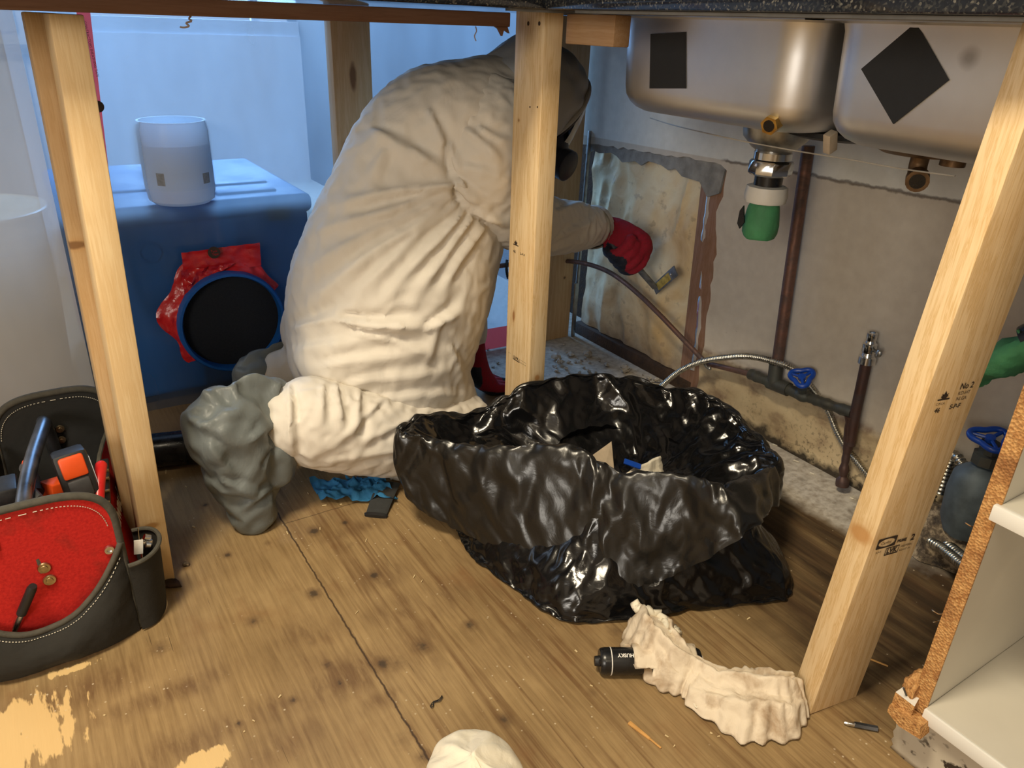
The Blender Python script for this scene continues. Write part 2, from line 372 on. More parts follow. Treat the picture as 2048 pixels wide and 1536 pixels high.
M['label'] = plain('pale_printed_label', (.66, .74, .84), .6, var=.15, scale=60, bump=0)
t = NT('pale_jar_label'); tl = t.n('ShaderNodeBsdfTranslucent'); tl.inputs[0].default_value = (.76, .84, .92, 1); mx = t.n('ShaderNodeMixShader'); mx.inputs[0].default_value = .66
t.set((.76, .83, .90), .5); t.l(t.b.outputs[0], mx.inputs[1]); t.l(tl.outputs[0], mx.inputs[2]); t.l(mx.outputs[0], t.t.nodes['Material Output'].inputs[0]); M['jar_label'] = t.m
M['grey_print'] = plain('grey_print', (.25, .27, .3), .7, var=.3, scale=120, bump=0)
M['pail'] = plain('off_white_pail_plastic', (.84, .74, .55), .4, var=.08, scale=10, bump=.04)
M['steel_bright'] = plain('chrome', (.72, .73, .74), .16, 1.0, var=.15, scale=40, bump=.05)
M['brass'] = plain('brass', (.62, .42, .13), .3, 1.0, var=.3, scale=60)
M['old_brass'] = plain('tarnished_brass', (.20, .12, .06), .5, .8, var=.5, scale=60, bump=.3)
M['bronze'] = plain('rivet_bronze', (.45, .36, .22), .35, 1.0, var=.25, scale=80)
t = NT('brushed_stainless_steel')
f = t.noise(t.scaled((1, 1, 1)), 9, 4); sp = t.near((-.105, -.137, .107), (.03, .011, .011), .7, .5, 60)
t.set(t.mix(t.math('MULTIPLY', sp, .6), t.ramp(f, [(.3, (.66, .66, .665)), (.7, (.77, .77, .775))]), (.22, .2, .18)), t.ramp(f, [(.3, .38), (.7, .46)]), 1.0); t.bump(t.noise(scale=900, detail=2), .03, .0005); M['steel'] = t.m
M['pad'] = plain('black_damping_pad', (.018, .019, .021), .75, var=.15, scale=40, bump=.2)
def copper(name, base, tarn, amt):
    t = NT(name); f = t.noise(scale=26, detail=6, rough=.65, dist=.5); k = t.ramp(f, [(.5 - amt * .3, 1), (.62, 0)])
    t.set(t.mix(k, base, tarn), t.ramp(f, [(.3, .62), (.7, .40)]), t.math('SUBTRACT', .75, t.math('MULTIPLY', k, .65)), .4); t.bump(f, .4, .002); return t.m
M['copper'] = copper('dull_copper', (.235, .125, .095), (.09, .058, .05), .4)
M['verdigris'] = copper('tarnished_fitting', (.105, .10, .085), (.05, .06, .055), .8)
M['rust'] = copper('rusty_brown_pipe', (.115, .062, .05), (.045, .034, .034), .8)
M['galv'] = plain('galvanised_steel', (.42, .42, .40), .36, .95, var=.3, scale=60, bump=.1)
M['conduit'] = plain('flexible_steel_conduit', (.50, .48, .42), .3, 1.0, var=.3, scale=80)
M['white_nut'] = plain('white_nylon_nut', (.72, .70, .64), .45, var=.06, scale=40)
M['green'] = plain('green_masking_tape', (.055, .235, .10), .7, var=.3, scale=26, bump=.5, dist=.004)
M['red_glove'] = plain('red_knit_glove', (.30, .006, .022), .85, var=.25, scale=180, bump=.5, dist=.002)
M['dark_glove'] = plain('navy_rubber_palm', (.010, .012, .025), .55, var=.4, scale=60, bump=.4, dist=.002)
M['mask'] = plain('respirator_rubber', (.012, .014, .028), .45, var=.3, scale=60)
M['lens'] = plain('respirator_lens', (.62, .64, .65), .22, var=.05, scale=10, bump=0)
M['skin'] = plain('skin', (.52, .32, .23), .55, var=.1, scale=60)
M['canvas'] = plain('charcoal_canvas', (.021, .020, .017), .9, var=.35, scale=24, bump=.5, dist=.002)
M['canvas_in'] = plain('black_canvas', (.016, .016, .015), .9, var=.4, scale=30, bump=.4, dist=.002)
M['binding'] = plain('grey_webbing', (.075, .07, .055), .9, var=.3, scale=90, bump=.5, dist=.001)
t = NT('red_canvas'); f = t.noise(scale=16, detail=6, dist=.4)
t.set(t.mix(t.ramp(f, [(.56, 0), (.74, .55)]), t.ramp(t.noise(scale=260, detail=2), [(.3, (.44, .012, .010)), (.7, (.58, .022, .016))]), (.16, .02, .012)), .85, 0, .3); t.bump(t.noise(scale=300, detail=2), .3, .001); M['red_canvas'] = t.m
M['thread'] = plain('pale_thread', (.62, .58, .48), .8, bump=0)
M['orange'] = plain('orange_plastic', (.75, .085, .012), .4, var=.12, scale=40, bump=.05)
M['red_plastic'] = plain('red_plastic', (.60, .012, .012), .35, var=.12, scale=40, bump=.05)
M['grey_plastic'] = plain('dark_grey_plastic', (.045, .045, .047), .5, var=.25, scale=50, bump=.1)
M['tool_steel'] = plain('worn_tool_steel', (.16, .17, .19), .34, .9, var=.5, scale=26, bump=.1)
M['scraper'] = plain('dirty_scraper_steel', (.27, .28, .29), .45, .6, var=.5, scale=60, bump=.2)
M['yellow_dirt'] = plain('yellow_dust', (.55, .40, .09), .8, var=.5, scale=70, bump=.4)
M['blue_cloth'] = cloth('blue_disposable_cloth', (.03, .17, .36), .8, 40, .5, .005)
M['strap'] = plain('charcoal_strap', (.030, .032, .032), .8, var=.2, scale=90, bump=.3)
M['cardboard'] = plain('pale_card', (.52, .42, .30), .85, var=.2, scale=40)
M['redwood'] = pine('stained_redwood', 'x', (.125, .075, .065), lines=.6)
M['plaster'] = plain('plaster_crumbs', (.44, .40, .34), .95, var=.35, scale=40, bump=.5)
M['woodchip'] = plain('fresh_wood_chip', (.70, .55, .30), .8, var=.2, scale=60)
M['orange_chip'] = plain('orange_wood_splinter', (.62, .33, .10), .7, var=.2, scale=60)
M['dark_wood'] = plain('rotten_dark_wood', (.055, .03, .016), .9, var=.5, scale=50, bump=.6, dist=.003)
M['rust_stud'] = pine('stained_wall_stud', 'z', (.42, .31, .34), stain=.5)
M['melamine'] = plain('cream_melamine', (.62, .585, .50), .42, var=.06, scale=8, bump=.04)
M['melamine_edge'] = plain('white_edge_banding', (.80, .79, .74), .35, var=.04, scale=8, bump=.02)
t = NT('toe_board_with_mould'); f = t.noise(t.scaled((1, 1, 1.4)), 42, 3); g = t.noise(scale=9, detail=2)
k = t.math('MULTIPLY', t.ramp(f, [(.58, 0), (.63, 1)]), t.ramp(g, [(.36, 0), (.5, 1)])); t.set(t.mix(k, (.50, .45, .36), (.03, .018, .01)), .7); M['toe'] = t.m
t = NT('raw_particle_board'); v = t.n('ShaderNodeTexVoronoi'); v.inputs['Scale'].default_value = 320; t.l(t.co(), v.inputs[0]); sv = t.n('ShaderNodeSeparateColor'); t.l(v.outputs['Color'], sv.inputs[0])
f = t.noise(scale=60, detail=4); b_ = t.noise(scale=16, detail=3)
c0 = t.mix(.45, t.ramp(f, [(.3, (.36, .16, .045)), (.7, (.60, .33, .12))]), t.ramp(sv.outputs[0], [(0, (.22, .08, .02)), (.5, (.5, .25, .08)), (1, (.68, .42, .17))]))
t.set(t.mix(t.ramp(b_, [(.5, 0), (.68, .7)]), c0, (.17, .055, .015)), .9); t.bump(v.outputs['Distance'], .6, .003); M['particle'] = t.m
t = NT('speckled_dark_granite'); v = t.n('ShaderNodeTexVoronoi'); v.inputs['Scale'].default_value = 430; t.l(t.co(), v.inputs[0]); sv = t.n('ShaderNodeSeparateColor'); t.l(v.outputs['Color'], sv.inputs[0])
t.set(t.ramp(sv.outputs[0], [(0, (.006, .007, .010)), (.62, (.011, .013, .017)), (.86, (.03, .03, .028)), (.95, (.06, .056, .048)), (1, (.13, .12, .10))]), .12, 0, .6); M['granite'] = t.m
M['subtop'] = plain('grey_underlay', (.16, .155, .14), .8, var=.25, scale=30)
M['paint'] = plain('kitchen_wall_paint', (.52, .43, .31), .8, var=.04, scale=6, bump=.1)
M['ceiling_paint'] = plain('ceiling_paint', (.66, .60, .50), .85, var=.04, scale=6, bump=.1)
M['far_paint'] = plain('far_room_wall_paint', (.70, .74, .80), .85, var=.05, scale=4, bump=.05)
M['far_trim'] = plain('far_room_trim_paint', (.55, .58, .62), .7, var=.05, scale=4, bump=.05)
# ------------------------------------------------------------------ floor
t = NT('worn_plywood_subfloor'); X_, Y_, Z_ = t.xyz()
gy = t.scaled((1, .045, 1)); fine = t.noise(gy, 190, 4); mid = t.noise(t.scaled((1, .09, 1)), 34, 4, .6, .4); blot = t.noise(scale=4.2, detail=6, rough=.62); blot2 = t.noise(t.scaled((1, 1, 1), (3.3, 1.7, 0)), 9, 5, .6)
col = t.ramp(blot, [(.30, (.20, .127, .055)), (.48, (.30, .198, .089)), (.68, (.395, .272, .130))])
col = t.mix(.38, col, t.ramp(fine, [(.32, (.125, .072, .029)), (.62, (.365, .25, .118))]))
right = t.step(X_, .300, .306)                                    # the sheet on the wall side has open, raised grain
streak = t.ramp(t.noise(t.scaled((1, .03, 1), (.3, 0, 0)), 75, 4, .6, .3), [(.52, 0), (.64, 1)])
col = t.mix(t.math('MULTIPLY', t.math('MULTIPLY', right, streak), t.ramp(blot2, [(.3, .30), (.6, .95)])), col, (.15, .080, .032))
col = t.mix(t.math('MULTIPLY', t.ramp(blot2, [(.54, 0), (.70, .75)]), t.ramp(mid, [(.4, .3), (.6, 1)])), col, (.225, .12, .05))
ragged = t.ramp(t.noise(t.scaled((1, .16, 1), (.7, .2, 0)), 62, 6, .68, .5), [(.38, .12), (.58, 1)])
attr = t.n('ShaderNodeAttribute', attribute_name='wear'); wear = t.n('ShaderNodeSeparateColor'); t.l(attr.outputs['Color'], wear.inputs[0])
rn = t.noise(scale=95, detail=5, rough=.65); rw = t.math('SUBTRACT', rn, .5); rs = t.math('SUBTRACT', t.noise(t.scaled((1, .2, 1)), 70, 4), .5)
stain = t.step(t.math('ADD', wear.outputs[1], t.math('MULTIPLY', rs, .9)), .22, .85); col = t.mix(t.math('MULTIPLY', t.math('MULTIPLY', stain, ragged), .85), col, (.135, .074, .033))
bare = t.step(t.math('ADD', wear.outputs[2], t.math('MULTIPLY', rs, 1.5)), .46, .54); col = t.mix(t.math('MULTIPLY', bare, .92), col, (.72, .50, .225))
kn = t.math('ADD', wear.outputs[0], t.math('MULTIPLY', rw, .55)); col = t.mix(t.math('MULTIPLY', t.step(kn, .24, .62), .6), col, (.13, .075, .035)); col = t.mix(t.math('MULTIPLY', t.step(kn, .62, .80), .74), col, (.035, .026, .02))
STAINS = ((700, 1350, .075, .040, .95), (620, 1330, .035, .03, .7), (560, 1410, .055, .03, .7), (330, 1390, .10, .022, .8), (120, 1400, .10, .035, .9), (480, 1450, .06, .02, .7), (350, 1500, .11, .03, .8), (600, 1265, .04, .03, .7), (560, 1490, .07, .03, .7), (760, 1150, .055, .035, .8),
          (800, 1215, .05, .035, .8), (950, 1100, .06, .06, .5), (700, 1060, .06, .02, .8), (1050, 1300, .07, .06, .5), (840, 1300, .045, .08, .6), (640, 1270, .05, .03, .6), (880, 1190, .05, .05, .6), (1180, 1290, .05, .04, .5), (760, 1400, .05, .02, .7))
BARES = ((45, 1440, .050, .040), (15, 1505, .07, .045), (395, 1532, .045, .018), (150, 1336, .03, .008))
KNOTS_AND_HOLE = ((627, 1187, .011, 1), (748, 1150, .010, 1), (776, 1167, .009, .6), (506, 1242, .012, .8), (320, 1296, .013, .8), (845, 1293, .013, .9), (765, 1327, .011, 1), (795, 1327, .013, .7), (940, 1250, .011, .9), (585, 1400, .006, 1), (478, 1448, .005, 1),
         (535, 1086, .006, .8), (455, 1110, .007, 1), (372, 1130, .010, .9), (628, 1062, .012, 1), (690, 1045, .008, 1), (410, 1010, .006, 1), (848, 1515, .010, .8), (1010, 1440, .010, .9), (1185, 1385, .009, .6), (805, 1480, .016, .5), (680, 1365, .006, 1), (655, 1330, .008, .9), (1440, 1450, .012, .6), (1230, 1260, .014, .7), (700, 1090, .010, .5), (950, 1470, .007, .6), (1665, 964, .013, 1.25))  # last entry: the dark of a floor hole, painted as a spot
chk = t.math('MULTIPLY', t.ramp(t.noise(t.scaled((1, .022, 1), (.11, .4, 0)), 330, 2, .5), [(.70, 0), (.735, 1)]), t.ramp(t.noise(scale=8, detail=2), [(.45, 0), (.6, .8)])); col = t.mix(chk, col, (.07, .042, .02))
# dust against the wall and in the corner, the dark area in front of it
dustn = t.math('MULTIPLY', t.math('SUBTRACT', t.noise(scale=13, detail=5), .5), .16)
xd = t.math('ADD', X_, dustn); dust = t.math('MULTIPLY', t.step(t.math('ADD', X_, t.math('MULTIPLY', dustn, .25)), 1.195, 1.225), t.step(t.math('ADD', Y_, dustn), .50, .60))
corner = t.math('MULTIPLY', t.step(xd, .86, 1.02), t.step(t.math('ADD', Y_, dustn), 1.16, 1.34)); back = t.step(t.math('ADD', Y_, dustn), 1.30, 1.50)
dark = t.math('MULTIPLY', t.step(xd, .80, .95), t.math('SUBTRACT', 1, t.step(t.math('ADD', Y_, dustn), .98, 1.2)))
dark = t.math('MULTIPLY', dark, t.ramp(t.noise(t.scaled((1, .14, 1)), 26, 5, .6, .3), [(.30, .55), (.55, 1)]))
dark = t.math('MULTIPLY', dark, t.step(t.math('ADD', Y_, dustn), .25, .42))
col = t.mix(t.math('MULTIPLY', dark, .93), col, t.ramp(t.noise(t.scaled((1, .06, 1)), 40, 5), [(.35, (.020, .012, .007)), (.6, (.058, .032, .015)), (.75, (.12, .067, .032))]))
col = t.mix(t.math('MULTIPLY', back, .35), col, (.24, .16, .09))
gr = t.ramp(t.noise(scale=55, detail=6, rough=.7), [(.32, (.20, .175, .145)), (.5, (.36, .33, .28)), (.7, (.50, .47, .41))])
col = t.mix(t.math('MULTIPLY', corner, .95), col, gr)
col = t.mix(t.math('MULTIPLY', dust, t.ramp(t.noise(scale=30, detail=6), [(.30, .55), (.5, 1)])), col, t.ramp(t.noise(scale=70, detail=5), [(.3, (.34, .29, .23)), (.6, (.56, .51, .43))]))
# fine flecks of plaster, the joints between the sheets
v = t.n('ShaderNodeTexVoronoi'); v.inputs['Scale'].default_value = 75; t.l(t.co(), v.inputs[0]); fl = t.math('MULTIPLY', t.ramp(v.outputs['Distance'], [(.07, 1), (.13, 0)]), t.ramp(t.noise(scale=7, detail=2), [(.5, 0), (.6, 1)]))
col = t.mix(t.math('MULTIPLY', fl, .7), col, (.66, .56, .40))
wob = t.math('MULTIPLY', t.math('SUBTRACT', t.noise(scale=60, detail=3), .5), .006); xj = t.math('ABSOLUTE', t.math('SUBTRACT', t.math('ADD', X_, wob), .303)); yj = t.math('ABSOLUTE', t.math('SUBTRACT', t.math('ADD', Y_, wob), 1.205))
j1 = t.math('MULTIPLY', t.step(xj, .0022, .0008), t.math('SUBTRACT', 1, t.step(Y_, 1.40, 1.401))); j2 = t.math('MULTIPLY', t.step(yj, .0014, .0006), t.math('MULTIPLY', right, t.math('SUBTRACT', 1, t.step(X_, .62, .7))))
jn = t.math('MAXIMUM', j1, t.math('MULTIPLY', j2, .8)); col = t.mix(t.math('MULTIPLY', jn, .9), col, (.04, .022, .012))
t.set(col, t.ramp(blot, [(.3, .5), (.7, .68)]), 0, .35); t.bump(fine, .25, .0012, t.bump(jn, -.6, .003)); M['floor'] = t.m
gx = np.concatenate([np.linspace(-2.4, -.45, 10)[:-1], np.linspace(-.45, 1.30, 350), [1.45, 1.60]]); gy = np.concatenate([np.linspace(-2.4, .35, 12)[:-1], np.linspace(.35, 1.50, 230), np.linspace(1.6, 4.6, 12)])
U, W_ = np.meshgrid(gx, gy, indexing='ij'); V = np.stack([U.ravel(), W_.ravel(), np.zeros(U.size)], 1); ng = len(gy); F = [(i * ng + j, (i + 1) * ng + j, (i + 1) * ng + j + 1, i * ng + j + 1) for i in range(len(gx) - 1) for j in range(ng - 1)]
wr = np.zeros((len(V), 4)); wr[:, 3] = 1
def field(px, py, rx, ry): p = at(px, py, Z=0); return np.sqrt(((V[:, 0] - p[0]) / rx) ** 2 + ((V[:, 1] - p[1]) / ry) ** 2)
for a, b, rx, ry, k in STAINS: wr[:, 1] = np.maximum(wr[:, 1], k * np.exp(-.7 * field(a, b, rx, ry) ** 2))
for a, b, rx, ry in BARES: wr[:, 2] = np.maximum(wr[:, 2], np.clip(1 - .5 * field(a, b, rx, ry), 0, 1))
for a, b, r_, k in KNOTS_AND_HOLE: wr[:, 0] = np.maximum(wr[:, 0], k * np.clip(1 - field(a, b, r_ * 2.0, r_ * 2.4), 0, 1))
nb = len(V); V, F = cat((V, F), box((-2.4, -2.4, -.04), (1.60, 4.6, -.004))); wr = np.vstack([wr, np.tile([0, 0, 0, 1], (len(V) - nb, 1))])
fo = struct(mk('floor', (V, F), M['floor'], origin=(0, 0, 0), smooth=False)); ca = fo.data.attributes.new('wear', 'FLOAT_COLOR', 'POINT'); ca.data.foreach_set('color', wr.ravel())

# ------------------------------------------------------------------ walls
WX = 1.365
t = NT('scuffed_drywall'); X_, Y_, Z_ = t.xyz(); n1 = t.noise(scale=6, detail=5); n2 = t.noise(scale=38, detail=5); n3 = t.noise(scale=120, detail=3)
zz = t.math('ADD', Z_, t.math('MULTIPLY', t.math('SUBTRACT', n1, .5), .05))
bare = t.ramp(n2, [(.3, (.57, .50, .41)), (.7, (.64, .57, .47))]); upper = t.ramp(n2, [(.3, (.70, .685, .62)), (.7, (.78, .765, .70))])
crk = t.math('ADD', t.math('MULTIPLY', Y_, -.022), .623)          # the painted part above the old backsplash line is paler
col = t.mix(t.step(t.math('SUBTRACT', Z_, crk), -.001, .001), bare, upper)
line = t.math('ABSOLUTE', t.math('SUBTRACT', t.math('SUBTRACT', Z_, crk), t.math('MULTIPLY', t.math('SUBTRACT', n2, .5), .014))); lk = t.math('MULTIPLY', t.step(line, .0048, .0015), t.step(Y_, 1.24, 1.22)); col = t.mix(t.math('MULTIPLY', lk, .75), col, (.10, .075, .06))
low = t.step(zz, .150, .128); col = t.mix(low, col, t.ramp(t.noise(t.scaled((1, 1, 1.6)), 11, 5), [(.3, (.27, .18, .11)), (.5, (.58, .45, .27)), (.72, (.68, .55, .34))]))
edge = t.math('ABSOLUTE', t.math('SUBTRACT', zz, .138)); col = t.mix(t.math('MULTIPLY', t.step(edge, .022, .002), t.ramp(n2, [(.4, 0), (.6, .65)])), col, (.16, .085, .06))
mould = t.math('MULTIPLY', t.ramp(n3, [(.55, 0), (.62, 1)]), t.math('MULTIPLY', t.step(zz, .135, .01), t.ramp(n1, [(.36, .1), (.58, 1)]))); col = t.mix(t.math('MULTIPLY', mould, .9), col, (.035, .028, .022))
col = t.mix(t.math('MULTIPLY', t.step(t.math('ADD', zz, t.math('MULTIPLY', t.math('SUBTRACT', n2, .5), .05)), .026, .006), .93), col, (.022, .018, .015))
sc = t.math('MULTIPLY', t.ramp(t.noise(t.scaled((1, 1, 2.2)), 30, 4, .6, 1.2), [(.70, 0), (.76, 1)]), t.step(Z_, .5, .3)); col = t.mix(t.math('MULTIPLY', sc, .5), col, (.18, .14, .11))
t.set(col, .85, 0, .25); t.bump(n3, .12, .0012, t.bump(lk, -.5, .003)); M['drywall'] = t.m
jag = lambda s: RNG.uniform(-s, s)
poly = [(-2.4, 0), (1.205, 0)]                                     # y, z outline with the torn-out opening in the corner
for z in np.linspace(.02, .575, 30): poly.append((1.203 + .022 * z + jag(.004) + (.012 if .44 < z < .5 else 0), z))
for y in np.linspace(1.235, 1.735, 26): poly.append((y, .588 - .045 * (y - 1.235) + jag(.005)))
poly += [(1.745, .56), (1.745, 2.46), (-2.4, 2.46)]
struct(mk('wall_right', prism([(a, b) for a, b in poly], (WX, 0, 0), (0, 1, 0), (0, 0, 1), .0125), M['drywall'], origin=(0, 0, 0), smooth=False))
struct(mk('wall_right_cavity', box((1.475, -2.4, 0), (1.50, 4.6, 2.46)), M['dark_wood'], origin=(0, 0, 0), smooth=False))
# kitchen behind the camera and the room behind the sheeting
struct(mk('wall_back', box((-2.46, -2.46, 0), (1.5, -2.4, 2.46)), M['paint'], smooth=False))
struct(mk('wall_left', box((-2.46, -2.4, 0), (-2.4, 4.6, 2.46)), M['paint'], smooth=False))
struct(mk('ceiling', box((-2.46, -2.46, 2.46), (1.5, 4.66, 2.5)), M['ceiling_paint'], smooth=False))
struct(mk('wall_far', cat(box((-2.4, 4.4, 0), (.35, 4.46, 2.46)), box((2.15, 4.4, 0), (2.6, 4.46, 2.46)), box((.35, 4.4, 0), (2.15, 4.46, .75)), box((.35, 4.4, 2.3), (2.15, 4.46, 2.46))), M['far_paint'], smooth=False))
win = mk('window_1', cat(box((.35, 4.41, .75), (.42, 4.45, 2.3)), box((2.08, 4.41, .75), (2.15, 4.45, 2.3)), box((.42, 4.41, .75), (2.08, 4.45, .82)), box((.42, 4.41, 2.23), (2.08, 4.45, 2.3)), box((1.23, 4.415, .82), (1.27, 4.445, 2.23))), M['far_trim'], smooth=False); struct(win)
# tall cabinet with a drawer rail seen as a pale shape through the sheet
t_ = thing('tall_cabinet', 'blurred pale tall cabinet behind the clear sheeting, left of the jar', 'cabinet', (.0, 3.2, 0))
mk('body', box((-.75, 3.0, 0), (.17, 3.5, 2.1), .004), M['far_paint'], t_); mk('panel', box((-.70, 2.985, .78), (.12, 3.0, 2.05), .004), M['far_trim'], t_); mk('panel', box((-.70, 2.985, .08), (.12, 3.0, .70), .004), M['far_trim'], t_); mk('rail', box((-.2, 2.955, .715), (.15, 2.99, .745), .004), M['grey_print'], t_)

# ------------------------------------------------------------------ torn-open wall bay
tt = thing('insulation_batt', 'wrinkled kraft paper facing of insulation bared in the torn wall opening', 'insulation', (1.40, 1.47, 0))
def bulge(V):
    y, z = V[:, 1], V[:, 2]; b = .020 * np.sin(np.clip((y - 1.27) / .44, 0, 1) * math.pi) * np.sin(np.clip(z / .6, 0, 1) * math.pi)
    return b + .010 * nz(V, (1, 9, 3.2), 3) + .008 * (crease(V, (1, 8, 4.5), 1) - .4) + .006 * cells(V, 22, 2)
t = NT('wrinkled_kraft_paper'); n1 = t.noise(scale=7, detail=5, dist=.6); n2 = t.noise(scale=40, detail=5)
col = t.ramp(n1, [(.30, (.55, .35, .16)), (.45, (.76, .57, .32)), (.62, (.86, .72, .46)), (.72, (.68, .49, .27))]); X_, Y_, Z_ = t.xyz()
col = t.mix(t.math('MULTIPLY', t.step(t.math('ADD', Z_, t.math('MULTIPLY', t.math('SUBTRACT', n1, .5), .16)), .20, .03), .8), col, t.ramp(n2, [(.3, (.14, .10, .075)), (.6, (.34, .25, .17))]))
col = t.mix(t.math('MULTIPLY', t.near((0, -.08, .12), (.2, .06, .07), .9, .8, 22), .55), col, (.60, .38, .14))
col = t.mix(t.math('MULTIPLY', t.ramp(n2, [(.60, 0), (.68, 1)]), .35), col, (.22, .15, .10)); t.set(col, .42, 0, .45); t.bump(t.noise(scale=26, detail=4, dist=1.2), .35, .004); M['kraft'] = t.m
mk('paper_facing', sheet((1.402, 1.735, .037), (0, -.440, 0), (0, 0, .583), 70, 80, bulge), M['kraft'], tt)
o = mk('wall_stud', cat(beam((1.404, 1.240, 0), (1.404, 1.262, .62), .05, .085, .002)), M['rust_stud']); tag(o, 'stained purplish wall stud at the near edge of the torn wall opening', 'stud')
# thin strip of peeled clear film along that stud
P = [at(1425, 330, X=1.378), at(1412, 430, X=1.38), at(1405, 520, X=1.382), at(1398, 640, X=1.38), at(1385, 740, X=1.378)]
o = mk('vapour_film_strip', (lambda Q: tube(Q + .0035 * np.stack([nz(Q, 30, 1) * .3, nz(Q, 30, 2), nz(Q, 30, 3) * .2], 1), .008 + .004 * nz(Q, 22, 6), 9, sq=.35))(smooth_path(P, 60)), M['film_milky']); tag(o, 'narrow crumpled strip of clear film hanging down beside the stained wall stud', 'film')
# grey bared plaster above the paper
poly = [(1.74, .535)] + [(y, .545 + jag(.010)) for y in np.linspace(1.73, 1.36, 16)] + [(1.30, .535), (1.27, .505), (1.235, .52), (1.226, .592)] + [(y, .592 - .045 * (y - 1.235) + jag(.003)) for y in np.linspace(1.24, 1.74, 14)]
o = mk('torn_plaster_edge', prism(poly, (1.372, 0, 0), (0, 1, 0), (0, 0, 1), .006), plain('grey_torn_gypsum', (.30, .285, .255), .95, var=.3, scale=40, bump=.6, dist=.003), smooth=False); tag(o, 'ragged grey gypsum strip along the top of the torn wall opening', 'plaster')
o = mk('bottom_plate', box((1.378, 1.24, 0), (1.44, 1.74, .035), .002), M['dark_wood']); tag(o, 'dark dirty bottom plate under the bared insulation', 'plate')
# ------------------------------------------------------------------ stamps
INKZ = .0006
def stamp_one(stud, o, ux, uy, s, blurred=False):
    """maple leaf mark with agency letters and number, grade block to its right; s = height of the grade numerals"""
    ux, uy, o = A(ux, float), A(uy, float), A(o, float)
    leaf = [(-1.6, 0), (1.6, 0), (1.7, .32), (.55, .35), (.75, .62), (1.05, .78), (.78, 1.0), (.95, 1.38), (.42, 1.2), (.0, 1.95), (-.36, 1.2), (-.85, 1.4), (-.7, 1.0), (-1.0, .8), (-.55, .35), (-1.7, .3)]
    f = s * .55
    V1 = prism([(a * f, b * f) for a, b in leaf], o, ux, uy, .0001)
    P = lambda x, y: o + ux * x * s + uy * y * s
    parts = [V1, text_mesh('C.M.S.A.', s * .42, P(-.95, -.55), ux, uy), text_mesh('46', s * .8, P(-.75, -1.45), ux, uy, bold=s * .02),
             text_mesh('No 2', s, P(2.0, 1.0), ux, uy, bold=s * .02), text_mesh('KD-HT', s * .62, P(2.05, .3), ux, uy), text_mesh('NLGA', s * .62, P(2.05, -.35), ux, uy), text_mesh('S-P-F', s * .8, P(1.5, -1.3), ux, uy, bold=s * .02)]
    mk('grade_stamp', cat(*parts), M['ink'], stud, smooth=False)
def stamp_two(stud, o, ux, uy, s):
    ux, uy, o = A(ux, float), A(uy, float), A(o, float); P = lambda x, y: o + ux * x * s + uy * y * s
    a = np.linspace(0, 2 * math.pi, 40, endpoint=False); n = 40
    out = [P(1.9 + 1.9 * np.sign(math.cos(t)) * abs(math.cos(t)) ** .12, .9 * np.sign(math.sin(t)) * abs(math.sin(t)) ** .12) for t in a]; inn = [P(1.9 + 1.62 * math.cos(t), .66 * math.sin(t)) for t in a]
    ring = (A(out + inn), [(i, (i + 1) % n, n + (i + 1) % n, n + i) for i in range(n)])
    o2 = [P(2.3, -2.5), P(5.0, -2.5), P(5.0, -1.1), P(2.3, -1.1)]; i2 = [P(2.42, -2.28), P(4.88, -2.28), P(4.88, -1.25), P(2.42, -1.25)]
    rect = (A(o2 + i2), [(i, (i + 1) % 4, 4 + (i + 1) % 4, 4 + i) for i in range(4)])
    parts = [ring, rect, text_mesh('Canfor', s * .75, P(.75, -.26), ux, uy), text_mesh('LVK', s * 1.15, P(2.6, -2.15), ux, uy, bold=s * .05), text_mesh('PRIME', s * .72, P(4.1, -.6), ux, uy, bold=s * .03), text_mesh('2', s * 1.5, P(6.9, -.8), ux, uy, bold=s * .05),
             text_mesh('S-P-F', s * .5, P(.3, -1.7), ux, uy), text_mesh('WESTERN', s * .5, P(5.3, -1.7), ux, uy), text_mesh('KD HT 19', s * .5, P(5.3, -2.4), ux, uy)]
    mk('mill_stamp', cat(*parts), M['ink'], stud, smooth=False)

# ------------------------------------------------------------------ the studs that hold up the counter
GZ = .880                                                          # underside of the stone
# corner post: broad face to -X, narrow face to -Y
c0 = A((.803, 1.146, 0)); lean = A((-.006, 0, 0))
s_ = thing('corner_post', 'pale pine two-by-four upright standing behind the black bag, in front of the worker', 'stud', (.822, 1.19, 0))
mk('board', beam((.822, 1.1905, 0), (.822 - .004, 1.1905, GZ - .002), .038, .089, .002), pine('pine_corner_post', 'z', (1.0, 1.0, 1.0), [((-.019, .02, .325), (.02, .004, .012), (.30, .13, .04)), ((0, -.045, .21), (.006, .02, .007), (.5, .24, .08)), ((-.019, .025, .70), (.02, .003, .003), (.3, .15, .05))]), s_)
n_ = A((-INKZ, 0, 0))
stamp_one(s_, at(1032, 491, X=.8015) + n_, (0, -1, 0), (0, 0, 1), .0105); stamp_two(s_, at(1016, 690, X=.8025) + n_, (0, -1, 0), (0, 0, 1), .0092)
for p in ((1057, 47), (1079, 47), (1060, 214), (1075, 214)):
    q = at(*p, X=.7995); mk('screw_head', lathe([(.0001, .0006), (.0036 if p[1] < 100 else .0015, .0005), (.0036 if p[1] < 100 else .0015, -.002)], q, (-1, 0, 0), 10), M['dark_wood'], s_)
